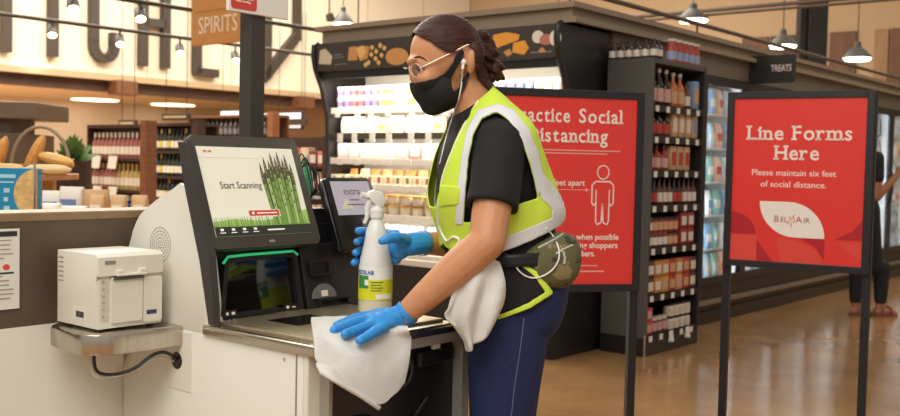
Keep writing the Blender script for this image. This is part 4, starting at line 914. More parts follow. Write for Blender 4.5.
# track lighting
M_track = mat('track_dark', '3b3025', .5)
for nm_, x, y0, y1, z in (('long', -10, 3, 13.5, 2.565), ('second', -8, 3, 13, 2.555)):
    q = MB(SF); q.tube([(x, y0, z + .06), (x, y1, z + .06)], .022, 8)
    for y in (y0 + 1, (y0 + y1) / 2, y1 - 1): q.tube([(x, y, z + .06), (x, y, 6)], .008, 6)
    tag(q.build('lighting_track', M_track), ('lower' if x == -10 else 'upper') + ' dark lighting track hung before the cream kitchen wall', 'lighting track')
def spot(x, y, z, label):
    t = thing('track_spotlight', label, 'spotlight', S(x, y, z), RZ, 'spotlights on the kitchen lighting tracks')
    ax = Vector((.55, -.25, -.8)).normalized()
    q = MB(SF); q.lathe([(.035, -.08), (.05, -.06), (.055, .05), (.045, .05)], (x, y, z), ax, 14); q.build('lamp_body', M_track, t, True)
    q = MB(SF); q.lathe([(.046, .046), (.046, .052), (.0, .058)], (x, y, z), ax, 14); q.build('lamp_lens', mat('spot_lens', 'fff4dd', .3, emit='fff0d2', es=6), t)
    q = MB(SF); q.tube([(x, y, z + .04), (x, y, z + .13)], .012, 6); q.build('bracket', M_track, t)
for x, y, z, w_ in ((-10, 5.47, 2.51, 'left of the letter C'), (-10, 6.27, 2.50, 'below the letter C'), (-10, 7.06, 2.48, 'below the letter H'), (-10, 7.87, 2.47, 'below the orange wood sign'), (-8, 4.565, 2.50, 'above the first dark letter strokes'), (-8, 5.22, 2.497, 'beside the letter H')):
    spot(x, y, z, 'small white track spotlight ' + w_)
# pendants
M_shade = mat('shade_steel', '47433f', .5, 0); M_glow = mat('pendant_glow', 'fff4e0', .3, emit='fff0d8', es=9)
def pendant(p, label, r=.22, grp='dome pendant lamps'):
    t = thing('pendant_lamp', label, 'pendant lamp', p, 0, grp)
    q = MB(); q.lathe([(r, 0), (r * .98, .02), (r * .62, .10), (r * .25, .16), (r * .22, .22), (r * .1, .24)], p, n=24); q.build('lamp_shade', M_shade, t, True)
    q = MB(); q.lathe([(r * .94, .004), (r * .8, -.03), (0, -.05)], p, n=24); q.build('diffuser', M_glow, t, True)
    q = MB(); q.tube([(p[0], p[1], p[2] + .22), (p[0], p[1], 7.2)], .008, 6); q.build('rod', M_track, t)
pendant((-1.54, 14, 3.13), 'white glowing pendant lamp above the left end of the cheese case', .15)
pendant((3.32, 14, 3.28), 'glowing dome pendant lamp above the grey sauce rack')
pendant((4.58, 14, 2.95), 'glowing dome pendant lamp above the TREATS sign', .2)
pendant((5.62, 14, 2.80), 'glowing dome pendant lamp at the right of the dark column', .2)
q = MB(); c = at(337, 14, 13); q.lathe([(.05, 0), (.06, .08), (.02, .1)], (c.x - .1, 13, c.z), (.3, 0, -1), 12); q.tube([(c.x - .1, 13, c.z), (c.x - .1, 13, 5)], .01, 6)
tag(q.build('track_spotlight', M_track), 'dark spotlight just above the left pendant lamp', 'spotlight')
for nm_, (x, y) in (('left', (-9.72, 27.3)), ('right', (-8.07, 29.0))):
    q = MB(); q.lathe([(.62, -.012), (.62, .0), (.58, .008)], (x, y, 2.74), n=32)
    tag(q.build('ceiling_light', mat('disc_glow', 'fff3dc', .4, emit='fff0d6', es=3.2)), f'round white ceiling light, the {nm_} one of two above the wine rack', 'ceiling light')
# ================================================================ standing signs
SERIF = {'L': 'l0b l0t r1b', 'F': 'l0b l0t', 'H': 'l0b l0t r1b r1t', 'P': 'l0b l0t', 'D': 'l0b l0t', 'i': 'c.5b h.5t', 'n': 'l0b h0t r1b', 'r': 'l0b h0t', 'm': 'l0b h0t c.5b r1b', 'l': 'c.5b h.5t', 'a': 'R1b'}
def slab(name, txt, size, M, m, parent, pos, fit, bold):
    """slab serif heading: each glyph plus its foot and head bars, one mesh"""
    bm = bmesh.new(); x = 0; st = size * .125
    for ch in txt:
        if ch == ' ': x += size * .30; continue
        me = text_mesh(ch, size, bold=bold, ext=.0004, align='LEFT')
        xs = [v.co.x for v in me.vertices]; ys = [v.co.y for v in me.vertices]
        # vertical metrics come from the reference glyph so letters share a baseline
        a, b = min(xs), max(xs)
        me.transform(Matrix.Translation((x - a, 0, 0))); bm.from_mesh(me); bpy.data.meshes.remove(me)
        w = b - a; base, top = (min(ys), max(ys))
        if ch in 'i': top = base + size * .535
        for s_ in SERIF.get(ch, '').split():
            k, f, e = s_[0], float(s_[1:-1]), s_[-1]
            cx = x + (st * .5 if f == 0 else (w - st * .5 if f == 1 else w * f)); hw = size * .135
            x0, x1 = cx - hw, cx + hw
            if k == 'h': x1 = cx
            if k == 'R': x0 = cx
            y0, y1 = (base, base + st * .72) if e == 'b' else (top - st * .72, top)
            vs = [bm.verts.new((px, py, pz)) for pz in (-.0004, .0004) for px, py in ((x0, y0), (x1, y0), (x1, y1), (x0, y1))]
            for f_ in ((0, 3, 2, 1), (4, 5, 6, 7), (0, 1, 5, 4), (1, 2, 6, 5), (2, 3, 7, 6), (3, 0, 4, 7)): bm.faces.new([vs[i] for i in f_])
        x += w + size * .115
    me = bpy.data.meshes.new(name); bm.to_mesh(me); bm.free()
    xs = [v.co.x for v in me.vertices]; w = max(xs) - min(xs); s = fit / w
    me.transform(M @ Matrix.Translation((pos[0], pos[1], .0012)) @ Matrix.Diagonal((s, 1, 1, 1)) @ Matrix.Translation((-(max(xs) + min(xs)) / 2, 0, 0)))
    return put(name, me, m, parent)
def floor_sign(label, p0, p1, z0, z1):
    """portrait sign in a square tube frame on two posts; p0/p1 are the lower corners of the printed panel"""
    p0, p1 = Vector((*p0, 0)), Vector((*p1, 0)); ex = (p1 - p0).normalized(); W = (p1 - p0).length; H = z1 - z0
    nrm = Vector((ex.y, -ex.x, 0))
    t = thing('floor_sign', label, 'sign', (p0 + p1) / 2, math.atan2(ex.y, ex.x))
    M = frame(p0 + Vector((0, 0, z0)), ex, nrm)
    q = MB(M); q.box(0, W, 0, H, -.008, 0); pn = q.build('sign_panel', M_red, t)
    fr = .030
    q = MB(M)
    for r_ in ((-fr, 0, -fr, H + fr), (W, W + fr, -fr, H + fr), (0, W, -fr, 0), (0, W, H, H + fr)): q.box(r_[0], r_[1], r_[2], r_[3], -.02, .008, .002)
    q.build('sign_frame', M_frame, t)
    for x in (-fr / 2 - .004, W + fr / 2 + .004):
        q = MB(M); q.box(x - .017, x + .017, -z0 + .012, H + fr * .6, -.052, -.0205, .002); q.build('post', M_frame, t)
        q = MB(M); q.box(x - .05, x + .05, -z0 + .0, -z0 + .012, -.21, .16, .003); q.build('foot_plate', M_frame, t)
    return t, pn, M, W, H
t2, pn, M, W, H = floor_sign('red standing sign reading Line Forms Here in a black frame', (1.2528, 4.45), (1.729, 4.18), .8145, 1.525)
X = lambda f: f * W
Y = lambda f: H * (1 - f)
slab('heading', 'Line', .088, M, M_cream, pn, (X(.245), Y(.215)), .29 * W, .0012)
slab('heading', 'Forms', .088, M, M_cream, pn, (X(.675), Y(.215)), .45 * W, .0012)
slab('heading', 'Here', .088, M, M_cream, pn, (X(.49), Y(.335)), .345 * W, .0012)
text('message', 'Please maintain six feet', .037, M, M_cream, pn, (X(.475), Y(.455)), fit=.64 * W, bold=.0002)
text('message', 'of social distance.', .037, M, M_cream, pn, (X(.475), Y(.525)), fit=.50 * W, bold=.0002)
def arc_pts(cx, cy, rx, ry, a0, a1, n=12): return [(cx + rx * math.cos(math.radians(a0 + (a1 - a0) * k / n)), cy + ry * math.sin(math.radians(a0 + (a1 - a0) * k / n))) for k in range(n + 1)]
lx0, lx1, ly0, ly1 = X(.225), X(.725), Y(.845), Y(.63)
lw, lh = lx1 - lx0, ly1 - ly0
flat('red_leaf_shape', [(0, [(X(.0), Y(.70))] + arc_pts(X(.0), Y(.84), X(.20), H * .14, 90, 0) + [(X(0), Y(.84))][:0] + [(X(0), Y(.84))]),
    (1, [(X(0), Y(.84)), (X(.21), Y(.84)), (X(.21), Y(1)), (X(0), Y(1))]),
    (0, [(X(.21), Y(.87)), (X(.21), Y(1)), (X(.34), Y(1))]),
    (1, [(X(.36), Y(.85))] + arc_pts(X(.36), Y(1), X(.36), H * .15, 90, 10) + [(X(.72), Y(1)), (X(.36), Y(1))][:1] + [(X(.40), Y(1))]),
    (0, [(lx1, ly0), (lx1, Y(.97)), (X(.66), Y(.90)), (X(.55), Y(.85))]),
    (0, [(X(.80), Y(.845)), (X(1), Y(.845)), (X(1), Y(.72)), (X(.93), Y(.79))]),
    (1, [(X(.82), Y(.86)), (X(1), Y(.86)), (X(1), Y(.965)), (X(.9), Y(.92))])], M, [M_reddk, M_redlt], pn, lift=.0003)
leaf = [(lx0, ly1), (lx0 + lw * .45, ly1)] + arc_pts(lx0 + lw * .45, ly0 + lh * .0, lw * .55, lh, 90, 0) + [(lx1 - lw * .45, ly0)] + [(2 * (lx0 + lx1) / 2 - x, ly0 + ly1 - y) for x, y in arc_pts(lx0 + lw * .45, ly0, lw * .55, lh, 90, 0)][0:0]
leaf += [(lx0 + lx1 - x, ly0 + ly1 - y) for x, y in arc_pts(lx0 + lw * .45, ly0, lw * .55, lh, 90, 0)]
lf = flat('logo_leaf', [leaf], M, mat('logo_white', 'efe6df', .4), pn, lift=.0010)
M_lg = mat('logo_red', 'a8473c', .4)
cx_, cy_ = (lx0 + lx1) / 2 + .004, (ly0 + ly1) / 2
text('logo_lettering', 'B', .040, M, M_lg, lf, (cx_ - .068, cy_), lift=.0022)
text('logo_lettering', 'EL', .032, M, M_lg, lf, (cx_ - .036, cy_ - .002), lift=.0022)
text('logo_lettering', 'A', .040, M, M_lg, lf, (cx_ + .026, cy_), lift=.0022)
text('logo_lettering', 'IR', .032, M, M_lg, lf, (cx_ + .058, cy_ - .002), lift=.0022)
M_wheat = mat('logo_wheat', 'd9a08a', .4)
wh = []
for k, (dx, dy, a) in enumerate(((-.012, -.012, 70), (-.004, .006, 110), (.008, .012, 60), (.012, -.004, 80), (0, -.022, 100))):
    a = math.radians(a); ux, uy = math.cos(a), math.sin(a); p = (cx_ - .006 + dx, cy_ + dy)
    wh.append([(p[0] - ux * .016, p[1] - uy * .016), (p[0] + uy * .004, p[1] - ux * .004), (p[0] + ux * .016, p[1] + uy * .016), (p[0] - uy * .004, p[1] + ux * .004)])
flat('logo_wheat', wh, M, M_wheat, lf, lift=.0016)

t1, pn, M, W, H = floor_sign('red standing sign reading Practice Social Distancing behind the worker', (.171, 3.85), (.7337, 3.98), .7467, 1.4795)
X = lambda f: f * W
Y = lambda f: H * (1 - f)
slab('heading', 'Practice', .078, M, M_cream, pn, (X(.305), Y(.10)), .42 * W, .0012)
slab('heading', 'Social', .078, M, M_cream, pn, (X(.74), Y(.10)), .32 * W, .0012)
slab('heading', 'Distancing', .078, M, M_cream, pn, (X(.50), Y(.205)), .58 * W, .0012)
flat('fine_print', [rect(X(.16), Y(.284), X(.885), Y(.278)), rect(X(.24), Y(.300), X(.79), Y(.294))], M, mat('print_pink', 'e8a79a', .5), pn)
text('message', '6 feet apart', .034, M, M_cream, pn, (X(.50), Y(.455)), fit=.27 * W, bold=.0003)
flat('arrow', [rect(X(.26), Y(.4925), X(.64), Y(.4895)), [(X(.64), Y(.482)), (X(.665), Y(.491)), (X(.64), Y(.50))]], M, mat('print_blush', 'eeb3a8', .5), pn)
def outline(b, pts, w, M, z=.0008):
    n = len(pts)
    for i in range(n):
        a, c = Vector((*pts[i], 0)), Vector((*pts[(i + 1) % n], 0)); d = (c - a).normalized(); nn = Vector((-d.y, d.x, 0)) * w / 2; a = a - d * w * .3; c = c + d * w * .3
        b.hexa([a - nn + Vector((0, 0, z)), c - nn + Vector((0, 0, z)), c + nn + Vector((0, 0, z)), a + nn + Vector((0, 0, z))] + [v + Vector((0, 0, z + .0006)) for v in (a - nn, c - nn, c + nn, a + nn)])
def figure(fx):
    b = MB(M); c = X(fx); s = .0042
    outline(b, [(c + .024 * math.cos(k * math.pi / 10), Y(.395) + .027 * math.sin(k * math.pi / 10)) for k in range(20)], .005, M)
    h = .045
    body = [(c - .030, Y(.445)), (c + .030, Y(.445)), (c + h, Y(.465)), (c + h, Y(.56)), (c + .037, Y(.575)), (c + .028, Y(.56)), (c + .028, Y(.49)), (c + .027, Y(.66)), (c + .02, Y(.677)), (c + .004, Y(.665)), (c, Y(.565)),
            (c - .004, Y(.665)), (c - .02, Y(.677)), (c - .027, Y(.66)), (c - .028, Y(.49)), (c - .028, Y(.56)), (c - .037, Y(.575)), (c - h, Y(.56)), (c - h, Y(.465))]
    outline(b, body, .005, M)
    b.build('person_outline', M_cream, pn)
figure(.765); figure(.235)
for k, (tx, f, w) in enumerate((('Keep your distance when possible', .745, .74), ('from others, including shoppers', .79, .73), ('and team members.', .835, .40))):
    text('message', tx, .033, M, M_cream, pn, (X(.52), Y(f)), fit=w * W, bold=.0006)
flat('fine_print', [rect(X(.30), Y(.902), X(.74), Y(.896)), rect(X(.22), Y(.934), X(.79), Y(.926))], M, MATS['print_pink'], pn)
# ================================================================ the worker
from mathutils.bvhtree import BVHTree
FW = Vector((-.97, -.243, 0)).normalized(); LT = Vector((-FW.y, FW.x, 0))     # facing; her left side (towards the aisle)
BC = at(495, 200, 2.52)
def ray(px, py): return _f * FOC + _r * (px - 450) - _u * (py - 208)
def sp(px, py, lat=0):
    """point on her mid plane (moved sideways by lat)"""
    d = ray(px, py); t = (BC + LT * lat - CPOS).dot(LT) / d.dot(LT); return CPOS + d * t
def pix(p):
    q = p - CPOS; return (450 + FOC * q.dot(_r) / q.dot(_f), 208 - FOC * q.dot(_u) / q.dot(_f))
def near(p):
    s = (p - BC).dot(LT); return p if s >= 0 else p - LT * (2 * s)
def inside(pt, poly):
    x, y = pt; c = False; n = len(poly)
    for i in range(n):
        (x0, y0), (x1, y1) = poly[i], poly[i - 1]
        if (y0 > y) != (y1 > y) and x < (x1 - x0) * (y - y0) / (y1 - y0) + x0: c = not c
    return c
def cr(P, t):
    n = len(P) - 1; t = max(0, min(n - 1e-6, t)); i = int(t); f = t - i
    p = [P[max(0, i - 1)], P[i], P[min(n, i + 1)], P[min(n, i + 2)]]
    return [.5 * (2 * b + (c - a) * f + (2 * a - 5 * b + 4 * c - d) * f * f + (3 * b - a - 3 * c + d) * f ** 3) for a, b, c, d in zip(*p)]
def body_rings(R, rows, cols, grow=0, ex=.85, lat0=0, wr=0, seed=0):
    out = []
    for i in range(rows):
        Fx, Fy, Bx, By, b = cr(R, (len(R) - 1) * i / (rows - 1))
        F, B = sp(Fx, Fy, lat0), sp(Bx, By, lat0); c = (F + B) / 2; h = (F - B) / 2; L = h.length; h = h / L; L += grow; row = []
        for k in range(cols):
            a = 2 * math.pi * k / cols; ca, sa = math.cos(a), math.sin(a)
            p = c + h * L * math.copysign(abs(ca) ** ex, ca) + LT * (b + grow) * math.copysign(abs(sa) ** ex, sa)
            if wr:
                n = (p - c).normalized(); p = p + n * wr * (mnoise.noise(p * 9 + Vector((seed, 0, 0))) + .6 * mnoise.noise(Vector((p.x * 22, p.y * 22, p.z * 10)) + Vector((0, seed, 0))))
            row.append(p)
        out.append(row)
    return out
def capsule(b, p0, r0, p1, r1, n=14):
    p0, p1 = Vector(p0), Vector(p1); d = (p1 - p0); L = d.length; pr = []
    for k in range(5): t = -math.pi / 2 + k * math.pi / 8; pr.append((max(0, r0 * math.cos(t)), r0 * math.sin(t)))
    pr[0] = (0, -r0)
    for k in range(5): t = k * math.pi / 8; pr.append((r1 * math.cos(t) if k < 4 else 0, L + r1 * math.sin(t)))
    b.lathe(pr, p0, d, n)
def chain(b, pts, rr):
    for i in range(len(pts) - 1): capsule(b, pts[i], rr[i], pts[i + 1], rr[i + 1])
def organic(name, b, m, parent=None, voxel=.005, it=6, fac=.5):
    me = b.mesh(); o = bpy.data.objects.new('tmp', me); COL.objects.link(o)
    r = o.modifiers.new('r', 'REMESH'); r.mode = 'VOXEL'; r.voxel_size = voxel; r.use_smooth_shade = True
    s = o.modifiers.new('s', 'SMOOTH'); s.iterations = it; s.factor = fac
    dg = bpy.context.evaluated_depsgraph_get(); dg.update()
    m2 = bpy.data.meshes.new_from_object(o.evaluated_get(dg)); bpy.data.objects.remove(o); bpy.data.meshes.remove(me)
    m2.materials.clear(); m2.name = name
    return put(name, m2, m, parent)
def keep(bm, test):
    bmesh.ops.delete(bm, geom=[f for f in bm.faces if not test(f.calc_center_median())], context='FACES')
    for _ in range(6):                                             # soften the cut edge
        be = {}
        for e in bm.edges:
            if len(e.link_faces) == 1:
                for v, w in ((e.verts[0], e.verts[1]), (e.verts[1], e.verts[0])): be.setdefault(v, []).append(w)
        new = {v: v.co * .4 + sum((w.co for w in ws), Vector()) / len(ws) * .6 for v, ws in be.items() if len(ws) == 2}
        for v, c in new.items(): v.co = c
def shell(name, bm, m, parent, th=.0025, off=0):
    """a cloth skin: the surface moved out by off and given thickness th"""
    bmesh.ops.remove_doubles(bm, verts=bm.verts[:], dist=1e-5)
    bm.normal_update()
    if off:
        for v, c in [(v, v.co + v.normal * off) for v in bm.verts]: v.co = c
    me = bpy.data.meshes.new(name)
    for f in bm.faces: f.smooth = True
    bm.to_mesh(me); bm.free()
    o = bpy.data.objects.new('tmp', me); COL.objects.link(o)
    s = o.modifiers.new('s', 'SOLIDIFY'); s.thickness = th; s.offset = 1
    dg = bpy.context.evaluated_depsgraph_get(); dg.update()
    m2 = bpy.data.meshes.new_from_object(o.evaluated_get(dg)); bpy.data.objects.remove(o); bpy.data.meshes.remove(me)
    m2.materials.clear(); m2.name = name
    return put(name, m2, m, parent)
def outward(bm):
    bmesh.ops.recalc_face_normals(bm, faces=bm.faces[:])
PX = .00252
M_skin = mat('skin', 'c98d64', .5, nz=(30, .06)); M_skin.node_tree.nodes['Principled BSDF'].inputs['Subsurface Weight'].default_value = .08
M_skin.node_tree.nodes['Principled BSDF'].inputs['Subsurface Radius'].default_value = (.01, .004, .002)
M_tee = mat('tee_black', '151314', .85, bump=(60, .15))
M_lime = mat('vest_lime', 'd2ec48', .7, bump=(900, .1))
M_tape = mat('vest_tape', 'dfe0e2', .42, bump=(300, .05))
M_jean = mat('denim_navy', '1b2552', .85, nz=(90, .22), bump=(700, .15))
M_glove = mat('glove_blue', '2f8fd8', .42, bump=(45, .25))
M_mask = mat('mask_black', '141416', .75, bump=(80, .1))
M_hair = mat('hair_brown', '3a1c13', .5, nz=(60, .5), bump=(60, .5), stretch=(.35, 1, 2.2), spec=.25)
fx, lx, ux = FW, LT, Vector((0, 0, 1))
AX = [FW, LT, ux]
def head_ax(t):   # axes tipped forward by t
    c, s = math.cos(t), math.sin(t); return [FW * c - ux * s, LT, ux * c + FW * s]
# ---- joints
SHn, ELn, WRn = at(502, 139, 2.385), at(487, 242, 2.285), at(403, 316, 2.30)
SHf, ELf, WRf = sp(478, 132, -.15), at(464, 244, 2.72), at(419, 243, 2.60)
TOR = [(470, 103, 489, 88, .060), (461, 114, 504, 104, .105), (453, 130, 522, 128, .150), (448, 150, 530, 150, .158), (444, 172, 536, 172, .152), (446, 195, 540, 196, .146), (452, 220, 546, 222, .142), (456, 245, 550, 246, .146), (460, 270, 556, 270, .158), (464, 295, 556, 294, .165), (468, 318, 548, 318, .16)]
b = MB()
b.loft(body_rings(TOR, 24, 36, -.012))
b.ell(sp(446, 53), (.090, .073, .088), 28, head_ax(.1))
b.ell(sp(429, 70), (.046, .058, .078), 24, head_ax(.15))
b.ell(sp(438, 88), (.056, .055, .055), 24, head_ax(.5))
b.ell(sp(433, 104), (.026, .03, .022), 16, AX)
b.ell(sp(421.5, 85), (.023, .032, .040), 20, head_ax(.2))
b.ell(sp(411.5, 61), (.010, .046, .011), 16, AX)
capsule(b, sp(413, 66), .008, sp(412.5, 77), .0105)
for s in (1, -1):
    b.ell(sp(424, 80) + LT * .036 * s, (.026, .024, .024), 16, AX)
    b.ell(sp(466, 60) + LT * .076 * s, (.019, .013, .033), 16, head_ax(-.25)); b.ell(sp(463, 72) + LT * .071 * s, (.010, .008, .012), 12, AX)
chain(b, [sp(466, 78), sp(474, 100), sp(478, 112)], [.050, .054, .062])
chain(b, [SHn + Vector((.0, .03, .0)), SHn, SHn.lerp(ELn, .45), ELn, ELn.lerp(WRn, .3), ELn.lerp(WRn, .75), WRn], [.05, .050, .049, .043, .0435, .034, .026])
chain(b, [SHf, SHf.lerp(ELf, .5), ELf, ELf.lerp(WRf, .4), WRf], [.05, .045, .040, .036, .028])
b.ell(WRf.lerp(ELf, -.12), (.028, .02, .03), 14, AX)
LEGS = []
for s, dx in ((1, 0), (-1, 3)):
    lat = .088 * s
    LR = [(468, 300, 556, 300, .085), (469, 335, 546, 335, .088), (470, 373, 540, 373, .083), (471, 416, 531 + dx, 416, .074), (474 + dx, 458, 526 + dx, 458, .064), (480 + dx, 500, 530 + dx, 500, .060), (486 + dx, 545, 530 + dx, 545, .056), (492 + dx, 600, 524 + dx, 600, .046), (492 + dx, 628, 522 + dx, 628, .044)]
    LEGS.append((lat, LR)); b.loft(body_rings(LR, 26, 22, -.012, 1.0, lat))
    a = sp(505 + dx, 628, lat); a.z = .085; t_ = a + FW * .15; t_.z = .035; h_ = a - FW * .04; h_.z = .045
    chain(b, [h_, a + Vector((0, 0, -.03)), a + FW * .09 + Vector((0, 0, -.045)), t_], [.04, .045, .038, .033])
woman = organic('person', b, M_skin, None, .0042, 7)
tag(woman, 'worker in lime safety vest and black face mask wiping the checkout and holding a bottle', 'person')
# ---- jeans, shoes
b = MB()
for lat, LR in LEGS: b.loft(body_rings(LR, 40, 30, .002, 1.0, lat))
b.loft(body_rings([(459, 262, 557, 260, .166), (461, 280, 560, 280, .176), (465, 300, 558, 300, .176), (468, 322, 550, 322, .165), (474, 338, 538, 338, .12)], 14, 40, .002))
jeans = organic('jeans', b, M_jean, woman, .006, 5)
SURF = None
def bvh(*objs):
    vs, fs = [], []
    for o in objs:
        n = len(vs); vs += [v.co.copy() for v in o.data.vertices]; fs += [[n + i for i in p.vertices] for p in o.data.polygons]
    return BVHTree.FromPolygons(vs, fs)
def onsurf(T, px, py, lift=.003):
    d = ray(px, py).normalized(); h = T.ray_cast(CPOS, d)
    return (h[0] - d * lift) if h[0] else sp(px, py, .1)
TJ = bvh(jeans)
q = MB(); q.tube([onsurf(TJ, x, y, .0005) for x, y in ((524, 318), (522, 335), (520, 350), (517, 370), (514, 390), (512, 410), (510, 422))], .0012, 6)
q.build('side_seam', mat('seam_thread', '6a6a86', .8), jeans)
for s, dx in ((1, 0), (-1, 3)):
    b = MB(); a = sp(505 + dx, 628, .088 * s); base = Vector((a.x, a.y, 0))
    b.ell(base + FW * .06 + Vector((0, 0, .045)), (.145, .05, .05), 22, AX); b.ell(base - FW * .03 + Vector((0, 0, .065)), (.06, .045, .06), 18, AX)
    sh = organic('shoe', b, mat('shoe_black', '1a1a1c', .6), woman, .006, 4)
    for v in sh.data.vertices: v.co.z = max(v.co.z, .012)
    b = MB(); b.prism([base + FW * (.05 + .15 * math.cos(k * math.pi / 10)) + LT * .052 * math.sin(k * math.pi / 10) + Vector((0, 0, .0)) for k in range(20)], (0, 0, .022)); b.build('sole', mat('sole_grey', '6b6a6a', .7), sh)
# ---- tee shirt
TEE = [(452, 116, 487, 92, .063), (450, 121, 500, 104, .11), (449, 134, 521, 128, .160), (443, 150, 532, 150, .168), (440, 172, 540, 172, .163), (442, 195, 545, 196, .158), (447, 222, 549, 222, .156), (452, 245, 552, 245, .158), (455, 268, 556, 266, .168)]
b = MB(); b.loft(body_rings(TEE, 40, 60, .0, .9, 0, .003, 2), cap=False)
for sh_, el_, r0, r1, L in ((SHn, ELn, .062, .061, .74), (SHf, ELf, .058, .056, .6)):
    d = (el_ - sh_).normalized(); e1 = FW - d * FW.dot(d); e1.normalize(); e2 = d.cross(e1); ln_ = (el_ - sh_).length * L; rings = []
    for i in range(26):
        t = i / 25 if i < 24 else 23 / 25
        r = (r0 + (r1 - r0) * t) * (1 - .0 * t) * (.2 + .8 * min(1, (t + .02) * 6) ** .5) - (.004 if i >= 24 else 0) - (.006 if i == 25 else 0)
        c = sh_ - d * .04 + d * (ln_ + .04) * t; row = []
        for k in range(30):
            a = 2 * math.pi * k / 30; p = e1 * math.cos(a) + e2 * math.sin(a)
            w = .0035 * mnoise.noise(Vector((a * 1.2, t * 5, 3))) * (1 if i < 24 else 1)
            row.append(c + p * (r + w))
        rings.append(row)
    b.loft(rings, cap=False)
tee = b.build('t_shirt', M_tee, woman, True, None)
# ---- safety vest
VEST = [(466, 108, 490, 86, .070), (457, 117, 504, 101, .122), (449, 133, 525, 126, .178), (441, 150, 535, 150, .188), (435, 170, 543, 172, .184), (431, 190, 552, 193, .180), (433, 205, 558, 210, .178), (438, 222, 556, 225, .175), (443, 240, 551, 241, .172), (447, 264, 551, 260, .172)]
VN = (150, 300)
def vest_bm(grow=0):
    b = MB(); b.loft(body_rings(VEST, VN[0], VN[1], grow, .88, 0, .0045, 5), cap=False); outward(b.bm); return b.bm
HOLE = [(464, 222), (466, 190), (469, 158), (474, 134), (482, 119), (497, 112.5), (509, 121), (521, 139), (529, 163), (535, 185), (538, 198), (518, 204), (500, 206), (500, 224)]
OUTER = [(456, 224), (459, 185), (463, 152), (469, 127), (479, 111), (497, 104.5), (513, 111), (528, 130), (537, 153), (542, 175), (538, 198), (529, 163), (521, 139), (509, 121), (497, 112.5), (482, 119), (474, 134), (469, 158), (466, 190), (464, 224)]
NECK = [(486, 70), (485, 90), (478, 100), (464, 124), (456, 141), (448, 161), (442, 178), (437, 207), (400, 207), (400, 70)]
HEM = [(380, 232), (436, 232), (446, 246), (470, 262), (498, 253.5), (530, 241), (558, 226), (570, 212), (700, 205), (700, 400), (380, 400)]
BAND = [(538, 168), (545, 178), (568, 207), (566, 224), (530, 243), (494, 258), (494, 241), (525, 229), (551, 218), (551, 209), (540, 198)]
ZIPT = [(434, 188), (442, 178), (441, 207), (444, 240), (438, 240), (436, 207)]
def vtest(c):
    p = pix(near(c)); return not (inside(p, HOLE) or inside(p, NECK) or inside(p, HEM))
bm = vest_bm(); keep(bm, vtest); vest = shell('safety_vest', bm, M_lime, woman, .003)
bm = vest_bm(); keep(bm, lambda c: vtest(c) and (inside(pix(near(c)), OUTER) or inside(pix(near(c)), BAND))); shell('reflective_tape', bm, M_tape, vest, .001, .0035)
POCK = [(441, 186), (461, 186), (460, 204), (441, 206)]
bm = vest_bm(); keep(bm, lambda c: (c - BC).dot(LT) > 0 and inside(pix(c), POCK)); shell('chest_pocket', bm, M_lime, vest, .002, .0035)
TV = bvh(vest, tee)
q = MB(); q.tube([onsurf(TV, x, y, .002) for x, y in ((478, 101), (464, 125), (456, 142), (448, 162), (442, 180), (438, 206), (439, 222), (441, 236))], .0022, 6); q.build('zip', mat('zip_white', 'e8e6df', .5), vest)
q = MB(); p = onsurf(TV, 439, 190, .003); q.ell(p, (.004, .003, .009), 8); q.build('zip_pull', M_black, vest)
# lower tail of black cloth with lime edge
TAIL = [(451, 248, 553, 244, .176), (453, 268, 557, 262, .182), (456, 288, 561, 282, .187), (458, 305, 561, 300, .190), (458, 326, 558, 320, .190)]
def tail_bm(): 
    b = MB(); b.loft(body_rings(TAIL, 90, 260, .0, .9, 0, .003, 9), cap=False); outward(b.bm); return b.bm
TP = [(430, 250), (500, 250), (537, 272), (553, 293), (530, 308), (505, 317.5), (470, 326), (430, 326)]
TI = [(430, 250), (500, 250), (534, 276), (545, 292), (528, 303), (505, 313), (470, 321), (430, 321)]
bm = tail_bm(); keep(bm, lambda c: inside(pix(near(c)), TP)); tail = shell('vest_tail', bm, M_tee, vest, .002)
bm = tail_bm(); keep(bm, lambda c: inside(pix(near(c)), TP) and not inside(pix(near(c)), TI)); shell('lime_trim', bm, M_lime, tail, .001, .0025)
# ---- head: mask, hair, glasses, earphones
bh = bmesh.new(); bh.from_mesh(woman.data)
bmesh.ops.delete(bh, geom=[f for f in bh.faces if f.calc_center_median().z < 1.28 or (f.calc_center_median() - sp(445, 65)).length > .2], context='FACES')
bmesh.ops.subdivide_edges(bh, edges=bh.edges[:], cuts=1, use_grid_fill=True)
HEADM = bh.copy()
MASK = [(402, 84), (413, 83), (424, 81), (434, 78.5), (445, 72), (452, 63), (456, 53), (461, 49), (463, 53), (460, 60), (455, 68), (451, 76), (449.5, 85), (452, 92), (459, 86), (464, 75), (467, 70), (469, 75), (466, 86), (460, 97), (455, 106), (447, 117), (436, 122), (420, 116), (402, 104)]
keep(bh, lambda c: inside(pix(near(c)), MASK)); mask = shell('face_mask', bh, M_mask, woman, .002, .0055)
HAIR = [(400, 0), (400, 33), (414, 33), (421, 37), (430, 41), (438, 47), (446, 52), (453, 53), (459, 45), (467, 43.5), (474, 51), (474.5, 66), (477, 80), (487, 90), (520, 90), (520, 0)]
bh = HEADM; keep(bh, lambda c: inside(pix(near(c)), HAIR)); hair = shell('hair', bh, M_hair, woman, .003, .005)
b = MB()
for k, (x, y, r) in enumerate(((481, 37, .022), (486, 45, .027), (488, 54, .029), (491, 62, .027), (495, 69, .024), (499, 76, .018), (492, 76, .017), (484, 62, .026), (482, 50, .026))):
    b.ell(sp(x, y) + LT * (.006 * (-1) ** k), (r, r * .95, r * .8), 14, head_ax(.6 * (-1) ** k))
bun = organic('hair_bun', b, M_hair, hair, .004, 2)
